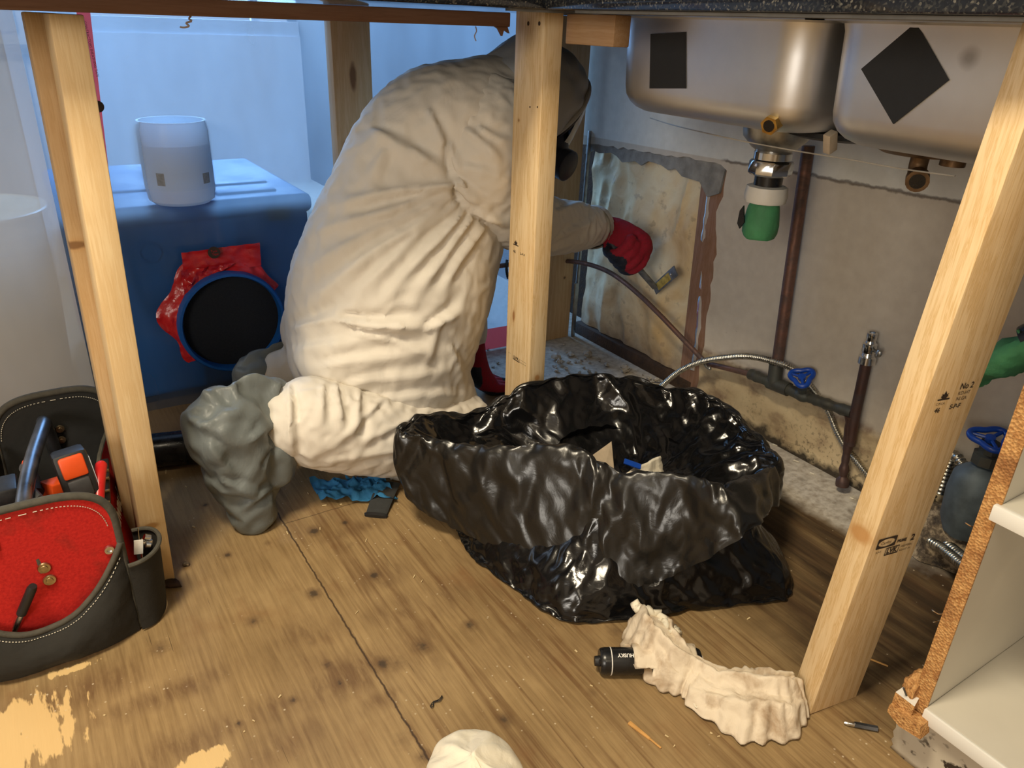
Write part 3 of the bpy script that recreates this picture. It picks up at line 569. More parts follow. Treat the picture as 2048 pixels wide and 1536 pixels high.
# right-hand post
b = at(1619, 1431, Z=0)
s_ = thing('front_post', 'pale pine two-by-four upright nearest the camera, its foot beside the soiled white cloth', 'stud', (b[0] + .042, b[1] + .019, 0))
fex, fey = A((math.cos(.15), -math.sin(.15), 0)), A((math.sin(.15), math.cos(.15), 0)); foot = A((b[0], b[1], 0)) + fex * .0445 + fey * .019; top = A((.82, .37, GZ - .002)) + fex * .0445 + fey * .019
mk('board', beam(foot, top, .089, .038, .002, ax=fex), pine('pine_front_post', 'z', (1.02, 1.0, .96), [((-.028, -.012, .30), (.010, .018, .012), (.50, .26, .09)), ((.072, -.019, .56), (.008, .02, .012), (.42, .24, .1)), ((.02, -.019, .69), (.012, .02, .016), (.45, .24, .09))], lines=1.0), s_)
up_ = (top - foot) / np.linalg.norm(top - foot); rx = fex - up_ * (up_ @ fex); rx /= np.linalg.norm(rx)
nn = np.cross(rx, up_)
def on_post(px, py):                                               # on the post's broad face
    fo = foot - np.cross(up_, rx) * .0195 if False else foot + nn * .0195; d = at(px, py, Y=1.0) - CAM_O; k = ((fo - CAM_O) @ nn) / (d @ nn); return CAM_O + d * k + nn * .0004
stamp_one(s_, on_post(1886, 800), rx, up_, .0108); stamp_two(s_, on_post(1754, 1090), rx, up_, .0088)
# left post and the board nailed behind it
b = A((.062, 1.146, 0)); tl = A((.076, 1.15, GZ - .002))
s_ = thing('left_post', 'pale pine two-by-four upright standing behind the tool bag', 'stud', (.08, 1.19, 0))
mk('board', beam((.080, 1.1855, 0), (.100, 1.1945, GZ - .030), .038, .089, .002), pine('pine_left_post', 'z', (1.04, 1.03, .98), [((.0, -.045, .115), (.012, .02, .006), (.40, .2, .06))], lines=.25), s_)
q = at(321, 1137, Y=1.1405); mk('screw_head', lathe([(.0001, .001), (.004, .0008), (.004, -.002)], q, (0, -1, 0), 10), M['brass'], s_)
o = mk('backing_board', beam((.066, 1.262, 0), (.079, 1.272, GZ - .030), .038, .06, .002), pine('pine_backing_board', 'z', (.80, .74, .68), [((-.012, -.03, .55), (.02, .02, .006), (.2, .1, .04))], lines=.4)); tag(o, 'narrow darker pine board fixed directly behind the post by the tool bag', 'board')
# rear stud by the sheeting and the wide corner board at the wall
o = mk('rear_stud', beam((.680, 1.715, 0), (.680, 1.715, GZ - .001), .089, .038, .002), pine('pine_rear_stud', 'z', (.86, .80, .76), [((.0, -.019, .74), (.008, .02, .03), (.16, .07, .03)), ((-.022, -.019, .60), (.010, .02, .008), (.3, .16, .07)), ((.012, -.019, .585), (.006, .02, .005), (.3, .16, .07))], lines=.5)); tag(o, 'pine stud rising behind the worker, in front of the blue-lit sheeting', 'stud')
o = mk('wall_end_board', beam((1.289, 1.735, 0), (1.297, 1.735, GZ - .001), .105, .03, .002), pine('pine_wall_end_board', 'z', (.80, .70, .62), [((.02, -.016, .19), (.004, .02, .004), (.1, .05, .03))], lines=.4)); tag(o, 'wide pine board standing against the wall end behind the worker’s hood', 'board')
o = mk('corner_bead', cat(beam((1.357, 1.716, 0), (1.364, 1.716, .60), .007, .010, .001), beam((1.353, 1.712, 0), (1.352, 1.712, .17), .012, .006, .001)), M['galv']); tag(o, 'thin grey metal strip in the corner between the wide board and the torn opening', 'metal strip')
o = mk('cleat', box((.842, 1.018, .830), (.875, 1.145, .876), .002), pine('shaded_pine_cleat', 'y', (.62, .52, .48), lines=.4)); tag(o, 'short horizontal wood block between the corner post and the sink bowl', 'block')  # pine tint darkened to carry the shade under the counter

# ------------------------------------------------------------------ counter
s_ = thing('stone_countertop', 'dark speckled stone countertop along the top of the picture', 'countertop', (1.05, .6, GZ))
mk('slab', cat(box((.755, -.9, GZ), (1.363, 1.10, GZ + .03), .003), box((-1.6, 1.085, GZ), (1.363, 1.765, GZ + .03), .003)), M['granite'], s_)
mk('underlay', cat(box((.765, -.9, GZ - .0045), (.80, 1.02, GZ - .0005)), box((.70, 1.096, GZ - .0045), (.80, 1.112, GZ - .0005))), M['subtop'], s_)
o = mk('apron_board', beam((-1.55, 1.112, .862), (.703, 1.112, .863), .022, .020, .0015, ax=(0, 1, 0)), M['redwood']); tag(o, 'long red-brown wooden strip under the peninsula edge, splintered at its end', 'board')
mk('splinter', prism([(0, 0), (.022, 0), (.026, -.009), (.016, -.004), (.013, -.013), (.006, -.003)], (.678, 1.104, .853), (1, 0, 0), (0, 0, 1), -.006), M['redwood'], o, smooth=False)
def fibre(pts, r, label):
    q = mk('hanging_fibre', tube(smooth_path(pts, 24), r, 5), plain('pale_fibre', (.30, .24, .22), .9)); tag(q, label, 'fibre')
fibre([at(x, y, Y=1.118) for x, y in ((382, 32), (378, 38), (384, 42), (372, 46), (378, 52), (368, 55), (360, 54))], .0012, 'small frayed tuft hanging from the red-brown strip above the jar')
fibre([at(x, y, Y=1.118) for x, y in ((951, 53), (953, 62), (949, 72), (952, 82))], .0009, 'thin dark thread hanging from the red-brown strip near its splintered end')

# ------------------------------------------------------------------ double sink
def bowl(y0, y1, x0, x1, z0, z1, R=.055, rb=.04):
    """rounded steel bowl, open at the top"""
    def rr(y0, y1, x0, x1, r, z, n=8):
        pts = []
        for cx, cy, a0 in ((x1 - r, y1 - r, 0), (x0 + r, y1 - r, 90), (x0 + r, y0 + r, 180), (x1 - r, y0 + r, 270)):
            for k in range(n + 1): a = math.radians(a0 + 90 * k / n); pts.append((cx + r * math.cos(a), cy + r * math.sin(a), z))
        return A(pts)
    R0 = R; rings = []
    for k, (ins, z) in enumerate([(-.012, z1), (-.002, z1 - .003), (0, z1 - .012)] + [(.004 * i, z1 - .012 - (z1 - .012 - z0 - rb) * i) for i in (.33, .66, 1.0)] + [(.004 + rb * (1 - math.cos(a)), z0 + rb - rb * math.sin(a)) for a in np.radians((18, 36, 54, 72, 90))]):
        rings.append(rr(y0 + ins, y1 - ins, x0 + ins, x1 - ins, max(.02, R0 - ins * .3), z))
    c = A([(x0 + x1) / 2, (y0 + y1) / 2, z0 - .003]); rings.append(c + (rings[-1] - c) * A((.3, .3, 1)) * A((1, 1, 0)) + A((0, 0, 0)))
    V, F = loft(rings, False); F.append(tuple(range(len(V) - len(rings[0]), len(V)))); return V, F
sk = thing('double_sink', 'stainless steel double-bowl sink hung under the stone counter', 'sink', (1.03, .64, .735))
B1 = (.716, 1.120, .926, 1.320); B2 = (.318, .694, .926, 1.320); SZ = .7265
mk('bowl', bowl(*B1, SZ, GZ - .0035), M['steel'], sk, angle=60); mk('bowl', bowl(*B2, SZ, GZ - .0035), M['steel'], sk, angle=60)
mk('flange', cat(*[box(a, b) for a, b in (((.912, .30, GZ - .0040), (1.34, .3185, GZ - .0015)), ((.912, 1.1195, GZ - .0040), (1.34, 1.14, GZ - .0015)), ((.912, .30, GZ - .0040), (.928, 1.14, GZ - .0015)), ((.912, .69, GZ - .0040), (1.34, .72, GZ - .0015)))]), M['steel'], sk, smooth=False)
def pad(pix, name='sound_pad'):
    P = [at(*p, X=.927) for p in pix]; P = [A((.927 + .004 * np.clip((GZ - .02 - p_[2]) / .11, 0, 1), p_[1], p_[2])) for p_ in P]
    V, F = prism([(0, 0), (1, 0), (1, 1), (0, 1)], (0, 0, 0), (0, 1, 0), (0, 0, 1), .002)
    V = np.vstack([A(P) + A((-.0025, 0, 0)), A(P) + A((.004, 0, 0))]); F = [(0, 1, 2, 3), (7, 6, 5, 4)] + [(i, 4 + i, 4 + (i + 1) % 4, (i + 1) % 4) for i in range(4)]
    mk(name, (V, F), M['pad'], sk, smooth=False)
pad(((1303, 68), (1373, 64), (1370, 177), (1298, 177))); pad(((1834, 45), (1898, 160), (1785, 248), (1723, 138)))
q = at(1541, 250, X=.934); o = mk('hex_nut', lathe([(.006, .005), (.0135, .005), (.0135, -.014), (.006, -.014)], q, (-1, -.25, -.25), 6), M['brass'], sk, smooth=False)
mk('bolt_bore', lathe([(.0001, .0056), (.0085, .0056), (.0085, .0)], q, (-1, -.25, -.25), 14), M['black_gloss'], o)
# drain of the far bowl with its taped stub
dc = A((1.08, .868, 0)); dr = mk('strainer_cup', lathe([(.070, .732), (.070, .727), (.056, .722), (.053, .704), (.038, .688), (.026, .680), (.026, .672)], dc, n=28), M['galv'], sk)
mk('coupling_nut', cat(lathe([(.028, .683), (.031, .680), (.031, .669), (.028, .668)], dc, n=24), lathe([(.034, .667), (.036, .664), (.036, .646), (.033, .643)], dc, n=8)), M['steel_bright'], dr)
tp = mk('tailpiece', lathe([(.0235, .646), (.0235, .600)], dc), M['black_gloss'], sk); mk('sticker', box((1.0555, .872, .612), (1.058, .884, .625)), M['brass'], tp)
mk('slip_nut', lathe([(.026, .626), (.034, .624), (.036, .608), (.034, .598), (.026, .596)], dc, n=10), M['white_nut'], sk)
V, F = lathe([(.024, .597), (.0265, .590), (.0285, .578), (.0305, .560), (.0300, .545), (.026, .537), (.010, .535)], dc, n=22); V = V + .004 * (nz(V, 40, 2)[:, None]) * A((1, 1, .6)); mk('tape_wrap', (V, F), M['green'], sk); mk('open_gap', prism([(0, 0), (.007, .012), (.001, .040), (-.005, .030), (-.006, .008)], (1.0505, .886, .551), (.12, -1, 0), (0, 0, 1), .003), M['black_gloss'], sk, smooth=False)
# support plate between the bowls, drain cup and elbow of the near bowl
V, F = lathe([(.0001, .726), (.085, .725), (.088, .718), (.070, .713), (.0001, .712)], (1.12, .775, 0), n=30); mk('cleanout_disc', (V * 1.0, F), M['black'], sk)
mk('wood_wedge', beam((.985, .700, .735), (.998, .704, .709), .016, .012, .001), M['cardboard'], sk)
fl = mk('drain_flange', lathe([(.072, .730), (.072, .722), (.055, .713), (.020, .709), (.0001, .709)], (1.09, .62, 0), n=26), M['old_brass'], sk)
ec = at(1836, 356, X=1.075)
mk('outlet_elbow', cat(tube(smooth_path([(1.09, .622, .712), (1.092, .624, .698), ec + A((.012, .010, .003)), ec], 12), .0125, 14), tube([ec + A((.004, .003, 0)), ec + A((-.010, -.006, -.003))], .0155, 16)), M['old_brass'], fl); mk('elbow_bore', tube([ec + A((-.0102, -.006, -.003)), ec + A((-.0112, -.0066, -.0033))], .0105, 14), M['black_gloss'], fl)
mk('wing_tab', cat(lathe([(.0001, .716), (.016, .716), (.016, .706), (.0001, .706)], (1.07, .565, 0), n=12)), M['old_brass'], fl)

o = mk('thin_wire', tube(smooth_path([at(1300, 236, X=1.30), at(1345, 250, X=1.20), at(1420, 268, X=1.0), at(1500, 285, X=.985), at(1600, 303, X=.985), at(1700, 319, X=.985), at(1800, 337, X=.985), at(1910, 352, X=.985)], 60), .0011, 6), plain('pale_wire', (.42, .38, .32), .6)); tag(o, 'thin pale wire strung below the two sink bowls', 'wire')
# ------------------------------------------------------------------ pipes on the wall
def pipe(name, pts, r, mat, label, cat_='pipe', n=16, m=30):
    return tag(mk(name, tube(smooth_path(pts, m), r, n), mat), label, cat_)
pipe('copper_riser', [at(1617, 292, X=1.338), at(1601, 400, X=1.338), at(1578, 560, X=1.338), at(1553, 738, X=1.338)], .0125, M['copper'], 'upright brown copper pipe on the wall, rising behind the sink drain', m=20)
mf = thing('pipe_manifold', 'tarnished horizontal pipe run low on the wall with soldered tees', 'pipe', at(1560, 770, X=1.335))
H = [at(1412, 727, X=1.335), at(1440, 733, X=1.335), at(1500, 748, X=1.335), at(1560, 772, X=1.335), at(1620, 796, X=1.335), at(1705, 826, X=1.335)]
mk('copper_run', tube(smooth_path(H[:3], 16), .0065, 12), M['copper'], mf)
run = smooth_path(H[2:], 40); mk('fitting_run', tube(run, .0112 + .0030 * nz(run, 90, 4), 16), M['verdigris'], mf)
mk('tee', cat(tube([at(1548, 772, X=1.335), at(1553, 728, X=1.337)], [.016, .0155], 16), tube([H[3] + (H[2] - H[3]) * .35, H[3] + (H[4] - H[3]) * .3], .0155, 16)), M['verdigris'], mf)
mk('clip', cat(tube(smooth_path([at(1404, 716, X=1.327), at(1412, 733, X=1.318), at(1420, 738, X=1.327)], 8), .003, 8), ball(at(1419, 737, X=1.322), .005, 10)), M['galv'], mf)
def handle(parent, c, ax, r=.021):
    d, s, u = frame(ax); P = []
    for k in range(48):
        a = 2 * math.pi * k / 48; rr = r * (1 + .20 * math.cos(3 * a)); P.append(A(c) + s * rr * math.cos(a) + u * rr * math.sin(a))
    sp = [tube([A(c) + (s * math.cos(a) + u * math.sin(a)) * r * 1.15, A(c)], .0032, 8) for a in (0, 2.094, 4.189)]
    return mk('handle', cat(tube(P, .0052, 10, closed=True), lathe([(.0001, .004), (.008, .003), (.008, -.006)], c, ax, 14), *sp), M['blue_paint'], parent)
vb = at(1606, 790, X=1.333); va = A((-.55, -.15, .95)); va /= np.linalg.norm(va)
v_ = mk('valve', cat(ball(vb, (.017, .020, .015), 16), tube([vb, vb + va * .022], [.011, .009], 12), lathe([(.0001, 0), (.010, 0), (.010, .008), (.0001, .008)], vb + va * .016, va, 6)), M['verdigris'], mf)
handle(v_, at(1604, 754, X=1.318) , va)
# stub-out with a chrome stop
S = [at(1732, 728, X=1.333), at(1722, 775, X=1.333), at(1709, 835, X=1.333), at(1700, 890, X=1.333)]
st = thing('stub_out_pipe', 'brown stub pipe rising from the floor, chrome stop valve on top', 'pipe', at(1685, 975, X=1.325))
mk('pipe', tube(smooth_path(S, 14), .0105, 14), M['rust'], st); L = smooth_path([at(1702, 832, X=1.333), at(1698, 880, X=1.333), at(1690, 925, X=1.329), at(1684, 972, X=1.325)], 26); mk('corroded_foot', tube(L, np.linspace(.0115, .0075, 26) + .0028 * nz(L, 60, 1) + .005 * (np.arange(26) > 21), 14), M['rust'], st)
dz = (S[0] - S[1]) / np.linalg.norm(S[0] - S[1]); c = S[0] + dz * .004
sv = mk('stop_valve', cat(lathe([(.0120, -.004), (.0165, -.002), (.0165, .012), (.0125, .014), (.011, .018), (.0135, .022), (.0135, .038), (.010, .040), (.009, .044), (.0098, .045), (.0098, .060), (.006, .061), (.006, .055), (.0001, .055)], c, dz, 16)), M['steel_bright'], st)
mk('stop_handle', cat(tube([c + dz * .03, c + dz * .031 + A((-.006, -.022, -.002))], .004, 8), ball(c + dz * .031 + A((-.008, -.026, -.002)), (.004, .006, .008), 10)), M['galv'], sv)
# thin soft copper tube that arcs across the opening
T = [at(930, 545, Y=1.66), at(985, 534, Y=1.66), at(1040, 527, Y=1.66), at(1110, 522, X=1.30), at(1160, 525, X=1.315), at(1205, 538, X=1.322), at(1240, 558, X=1.324), at(1280, 591, X=1.324), at(1320, 630, X=1.326), at(1360, 672, X=1.33), at(1413, 727, X=1.335)]
pipe('copper_tube', T, .0064, M['copper'], 'thin bent copper tube arcing across the torn wall opening', 'pipe', 12, 90)
o = mk('pipe_clip', cat(tube(smooth_path([at(1014, 520, Y=1.655), at(1013, 540, Y=1.645), at(1016, 556, Y=1.65)], 8), .004, 8)), M['black_gloss']); tag(o, 'dark clip on the copper tube just left of the corner post', 'clip')
def conduit(pts, r, label, n=14, pitch=.0048):
    P = smooth_path(pts, 400); s = np.concatenate([[0], np.cumsum(np.linalg.norm(np.diff(P, axis=0), axis=1))])
    m = int(s[-1] / pitch * 5); u = np.linspace(0, s[-1], m); Q = np.stack([np.interp(u, s, P[:, k]) for k in range(3)], 1)
    return tag(mk('flexible_conduit', tube(Q, r + r * .17 * np.cos(u / pitch * 2 * math.pi), n), M['conduit'], angle=180), label, 'conduit', 'flexible steel conduits on the wall')
conduit([at(1300, 800, X=1.27), at(1328, 768, X=1.285), at(1360, 742, X=1.30), at(1400, 724, X=1.312), at(1450, 715, X=1.316), at(1500, 713, X=1.318), at(1550, 724, X=1.322), at(1592, 742, X=1.342), at(1630, 785, X=1.353), at(1655, 820, X=1.352), at(1672, 860, X=1.352), at(1692, 897, X=1.355), at(1715, 925, X=1.352), at(1745, 962, X=1.345), at(1790, 1010, X=1.32)], .0064, 'long thin ribbed steel conduit arching from behind the bag past the blue valve')
conduit([at(1880, 985, X=1.33), at(1905, 915, X=1.335), at(1925, 930, X=1.325), at(1950, 962, X=1.315), at(1960, 985, X=1.31)], .0095, 'short thick ribbed conduit entering the grey canister by the raw board edge', pitch=.008)
conduit([at(1862, 990, X=1.32), at(1850, 1030, X=1.315), at(1868, 1062, X=1.30), at(1900, 1095, X=1.27), at(1945, 1130, X=1.22)], .0095, 'thick ribbed conduit curling over the floor below the grey canister', pitch=.008)
conduit([at(1838, 1062, X=1.28), at(1856, 1080, X=1.27), at(1885, 1098, X=1.25), at(1930, 1135, X=1.20)], .0085, 'lowest ribbed conduit lying on the floor right of the front post', pitch=.007)
# second valve and canister by the cabinet
gc = at(1948, 985, X=1.30)
cn = thing('water_canister', 'dented grey metal canister with blue valve, half behind the raw board edge', 'canister', gc - A((0, 0, .07)))
V, F = lathe([(.0001, -.085), (.030, -.080), (.040, -.055), (.043, 0), (.040, .03), (.028, .048), (.014, .055), (.014, .068)], gc, (0, 0, 1), 26); mk('body', (V + .004 * nz(V, 22)[:, None], F), plain('dull_grey_canister', (.10, .125, .14), .6, .3, var=.4, scale=30, bump=.3), cn)
mk('neck_nut', cat(lathe([(.0001, .060), (.022, .060), (.022, .078), (.016, .080), (.016, .10), (.0001, .10)], gc, (0, 0, 1), 8)), M['verdigris'], cn)
handle(cn, gc + A((-.004, .002, .108)), (-.25, -.1, 1), .026)
# taped pipe end behind the cabinet
g0 = at(2030, 712, X=1.12); V, F = blob([(g0 + A((.0, -.03, .035)), .030, .024, A((1., 0, 0)), A((0., 1, .2))), (g0, .036, .030, A((1., 0, 0)), A((0., 1, .2))), (g0 + A((0, .026, -.032)), .032, .020, A((1., 0, 0)), A((0., 1, .2))), (g0 + A((0, .036, -.05)), .02, .012, A((1., 0, 0)), A((0., 1, .2)))], 24, 8)
tg = thing('taped_pipe_end', 'black pipe end wrapped in green tape, between the front post and the cabinet', 'pipe', g0 - A((0, 0, .05)))
mk('tape_wrap', (V + (.010 * (cells(V, 26, 3) - .5) + .004 * nz(V, 50))[:, None] * A((.6, 1, 1)), F), M['green'], tg); mk('pipe', tube([g0 + A((.01, -.06, .075)), g0 + A((0, -.015, .022))], .030, 18), M['black_gloss'], tg); mk('tape_tail', tube(smooth_path([at(2042, 680, X=1.1), at(2040, 668, X=1.1), at(2035, 660, X=1.1)], 8), .002, 5), M['green'], tg)
# rot and rubble at the foot of that wall
V, F = ball(at(1870, 1040, X=1.30) * A((1, 1, 0)) + A((.02, -.02, .015)), (.055, .10, .075), 40); V = V + (.022 * nz(V, 16, 1) + .012 * cells(V, 30))[:, None] * A((-1, .3, .4)); V[:, 2] = np.maximum(V[:, 2], .002); V[:, 0] = np.minimum(V[:, 0], 1.36)
t = NT('rotten_plaster_heap'); f = t.noise(scale=34, detail=6, rough=.7); t.set(t.ramp(f, [(.35, (.018, .014, .012)), (.48, (.10, .075, .05)), (.6, (.38, .30, .20)), (.72, (.10, .07, .05))]), .95); t.bump(f, .7, .006); M['rot'] = t.m
o = mk('rubble_heap', (V, F), M['rot']); tag(o, 'mouldy crumbled plaster heap on the floor between the front post and the canister', 'rubble', kind='stuff')

# ------------------------------------------------------------------ sheeting, air scrubber and what stands behind
PY = 1.80; rc = at(462, 640, Y=1.775)
def ripple(V): return .010 * nz(V, (2.2, 1, .8), 5, 2) + .006 * (crease(V, (5, 1, 1.4), 3) - .3)
o = mk('main_sheeting', sheet((.045, PY, .0), (1.31, 0, 0), (0, 0, 2.44), 110, 160, ripple, hole=lambda c: (c[0] - rc[0]) ** 2 + (c[2] - rc[2]) ** 2 < .121 ** 2), M['film'], angle=180); tag(o, 'clear plastic sheeting hung behind the worker, blue with window light', 'plastic sheet')
o = mk('side_sheeting', sheet((-1.7, PY - .012, .0), (1.77, .0, 0), (0, 0, 2.44), 90, 120, ripple), M['film_milky'], angle=180); tag(o, 'milky plastic sheeting hanging left of the post by the tool bag', 'plastic sheet')
ms = thing('air_scrubber', 'blue plastic air machine on the floor behind the sheeting, round dark intake', 'machine', (.36, 2.05, 0))
x0, x1, y0, y1, zt = .085, .605, 1.835, 2.38, .470
V, F = box((x0, y0, .012), (x1, y1, zt - .03), .022, 4); mk('body', (V, F), M['blue_case'], ms)
mk('lid', cat(box((x0 - .008, y0 - .010, zt - .045), (x1 + .008, y1 + .01, zt), .016, 4)), M['blue_case'], ms)
mk('top_recess', cat(box((x0 + .05, y0 + .16, zt - .002), (x1 - .05, y0 + .19, zt + .004), .003), box((x1 - .20, y0 + .05, zt - .002), (x1 - .06, y0 + .12, zt + .005), .003)), M['blue_case'], ms)
mk('latch', box((x1 - .105, y0 - .022, zt - .055), (x1 - .055, y0 - .008, zt - .025), .004), M['black'], ms)
mk('emboss_ring', tube([at(300, 505, Y=y0 - .002) + A((.022 * math.cos(a), 0, .022 * math.sin(a))) for a in np.linspace(0, 6.283, 30, endpoint=False)], .003, 8, closed=True), M['blue_case'], ms)
mk('foot_skirt', box((x0 + .01, y0 + .01, 0), (x1 - .01, y1 - .02, .014)), M['black'], ms)
rg = mk('intake_ring', lathe([(.1170, -.065), (.1215, -.060), (.1215, .020), (.1185, .026), (.1130, .026), (.1100, .020), (.1090, -.03)], rc, (0, -1, 0), 64), M['blue_rim'], ms)
mk('filter_screen', lathe([(.0001, .006), (.110, .006), (.110, -.06)], rc, (0, -1, 0), 48), M['screen'], rg)
# red tape holding the sheet to the ring
def collar(a0, a1, r0, r1, n=60, m=9, seed=0):
    V = []; F = []
    for i in range(n):
        a = math.radians(a0 + (a1 - a0) * i / (n - 1)); e = 1 - abs(2 * i / (n - 1) - 1) ** 6
        for j in range(m):
            r = r0 + (r1(math.degrees(a)) - r0) * j / (m - 1) * (.55 + .45 * e); V.append((rc[0] + r * math.cos(a), 0, rc[2] + r * math.sin(a)))
    for i in range(n - 1):
        for j in range(m - 1): q = i * m + j; F.append((q, q + 1, q + m + 1, q + m))
    V = A(V); k = np.tile(np.linspace(0, 1, m), n); V[:, 1] = PY - .012 - .018 * (1 - k) ** 2 - .008 * np.abs(nz(V, (38, 1, 38), seed)) - .007 * crease(V, (26, 1, 26), seed + 2) * np.sin(k * 3.0)
    return V, F
rt = thing('red_tape_collar', 'crumpled red tape sealing the sheeting around the round dark intake', 'tape', rc + A((0, .02, .1)))
mk('arc_strip', collar(28, 222, .120, lambda a: .150 + .012 * math.sin(a * .12) + .010 * math.sin(a * .05 + 1)), M['red_tape'], rt)
q = [at(*p, Y=PY - .022) for p in ((362, 505), (518, 484), (522, 530), (500, 545), (362, 560))]
def patch(p00, p10, p11, p01, n=30, m=14, amp=.006, seed=1):
    s, t2 = np.meshgrid(np.linspace(0, 1, n), np.linspace(0, 1, m), indexing='ij'); s, t2 = s.reshape(-1, 1), t2.reshape(-1, 1)
    V = (1 - s) * (1 - t2) * A(p00) + s * (1 - t2) * A(p10) + s * t2 * A(p11) + (1 - s) * t2 * A(p01); V[:, 1] -= amp * np.abs(nz(V, 40, seed)) + amp * crease(V, 30, seed) * .6
    return V, [(i * m + j, i * m + j + 1, (i + 1) * m + j + 1, (i + 1) * m + j) for i in range(n - 1) for j in range(m - 1)]
mk('top_strip', patch(q[0], q[1], q[2], at(368, 555, Y=PY - .022)), M['red_tape'], rt); mk('side_strip', patch(at(360, 540, Y=PY - .026), at(470, 524, Y=PY - .026), at(420, 552, Y=PY - .03), at(368, 588, Y=PY - .026), amp=.01, seed=4), M['red_tape'], rt)
d = at(428, 505, Y=PY - .034); mk('printed_oval', lathe([(.0001, .0008), (.0135, .0008), (.0135, 0)], d, (0, -1, 0), 24), M['ink'], rt)
mk('printed_mark', cat(text_mesh('Tuck', .007, d + A((-.007, -.0015, .001)), (1, 0, 0), (0, 0, 1)), text_mesh('Tape', .007, d + A((-.005, -.0015, -.006)), (1, 0, 0), (0, 0, 1))), M['red_tape'], rt, smooth=False)
# red vertical strip at the sheet edge
e = [at(*p, Y=PY - .035) for p in ((150, 5), (178, 5), (217, 338), (196, 338))]
vt = mk('vertical_red_tape', patch(e[0], e[1], e[2], e[3], 10, 40, .002, 8), M['pink_tape']); tag(vt, 'upright red tape strip on the sheeting edge beside the left post', 'tape')
mk('printed_lines', text_mesh('CONTRACTORS SHEATHING TAPE', .0062, at(167, 42, Y=PY - .042), (.05, 0, -1), (1, 0, .05)), M['ink'], vt, smooth=False); d = at(196, 213, Y=PY - .043); mk('printed_oval', lathe([(.0001, .0008), (.011, .0008), (.011, 0)], d, (0, -1, 0), 20), M['ink'], vt)
o = mk('floor_red_tape', sheet((.62, PY - .035, .003), (.70, -.04, 0), (0, .02, .055), 40, 5, lambda V: .003 * nz(V, 20)), M['pink_tape']); tag(o, 'pale red tape along the foot of the sheeting right of the worker', 'tape')
o = mk('floor_red_tape', sheet((-1.6, PY - .050, .003), (1.62, .0, 0), (0, .02, .05), 60, 5, lambda V: .003 * nz(V, 20)), M['pink_tape']); tag(o, 'pale red tape along the foot of the milky sheeting behind the tool bag', 'tape')
# jar on the machine
jc = at(366, 402, Z=zt + .006) + A((0, .0, 0)); jc[2] = zt + .006
jr = thing('plastic_jar', 'white plastic jar standing on top of the blue machine', 'jar', jc)
mk('body', lathe([(.0001, 0), (.058, .0), (.068, .008), (.0715, .03), (.0715, .155), (.069, .165), (.069, .172), (.065, .172), (.066, .06), (.0001, .055)], jc, n=48), M['jar'], jr)
def wrap(c, r, a0, a1, z0, z1, n=24): return loft([A([(c[0] + r * math.cos(math.radians(a)), c[1] + r * math.sin(math.radians(a)), c[2] + z) for a in np.linspace(a0, a1, n)]) for z in (z0, z1)], False, False)
mk('paper_label', wrap(jc, .0722, 150, 330, .035, .125), M['jar_label'], jr); mk('barcode', wrap(jc, .0726, 222, 236, .046, .072, 6), M['grey_print'], jr); mk('barcode', wrap(jc, .0726, 300, 316, .046, .068, 6), M['grey_print'], jr)
# pail behind the milky sheet
pc = A((-.10, 2.12, 0)); pl = thing('white_pail', 'blurred off-white pail behind the milky sheeting, left of the post', 'pail', pc)
mk('body', lathe([(.0001, 0), (.142, 0), (.165, .43), (.160, .435), (.10, .43), (.0001, .425)], pc, n=40), M['pail'], pl); mk('rim', cat(*[tube([pc + A((r * math.cos(a), r * math.sin(a), z)) for a in np.linspace(0, 6.2832, 40, endpoint=False)], .007, 8, closed=True) for r, z in ((.166, .43), (.164, .39), (.162, .36))]), M['pail'], pl)
V, F = box((-.62, 2.0, 0), (-.33, 2.35, .30), .02); o = mk('storage_tub', (V, F), plain('grey_tub', (.34, .36, .40), .6)); tag(o, 'blurred grey tub at the far left behind the milky sheeting', 'tub')
# black pipe on the floor
b0, b1 = A((.085, 1.545, .038)), at(386, 893, Z=.038)
bp = thing('black_hose_wand', 'short black pipe lying on the floor between the left post and the grey boot cover', 'pipe', (b0 + b1) / 2 * A((1, 1, 0)))
d = (b1 - b0) / np.linalg.norm(b1 - b0); mk('tube', tube([b0, b1 - d * .012], .036, 28), M['black_gloss'], bp); mk('collar', tube([b1 - d * .016, b1 + d * .05], .033, 28), M['black'], bp)
# ------------------------------------------------------------------ the worker, kneeling on the right, in a white coverall
PS = thing('person', 'person in white hooded coverall kneeling behind the corner post, scraping the wall', 'person', (.60, 1.40, 0))
ex, ey = A((1., 0, 0)), A((0., 1, 0))
def pl(ax): d = A(ax, float); d /= np.linalg.norm(d); return A((d[2], 0, -d[0]))   # across the spine, towards the chest
def sec(c, n_, depth, width, ax): return (A(c, float), depth, width, pl(ax), ey)
torso = blob([sec((.588, 1.41, .178), 0, .192, .195, (.30, 0, .95)), sec((.610, 1.41, .290), 0, .210, .200, (.38, 0, .92)), sec((.650, 1.41, .390), 0, .211, .185, (.45, 0, .89)), sec((.700, 1.42, .490), 0, .200, .162, (.50, 0, .87)),
              sec((.752, 1.43, .590), 0, .188, .150, (.55, 0, .83)), sec((.800, 1.43, .670), 0, .145, .150, (.68, 0, .73)), sec((.850, 1.42, .715), 0, .095, .110, (.80, 0, .6)), sec((.905, 1.42, .728), 0, .085, .085, (.85, 0, .5))], 40, 6)
armR = limb([(.835, 1.37, .690), (.800, 1.348, .640), (.792, 1.342, .590), (.825, 1.346, .535), (.895, 1.352, .492), (.985, 1.380, .452), (1.10, 1.425, .428), (1.205, 1.462, .408)], [.090, .098, .100, .088, .078, .068, .060, .048], 30, 8)
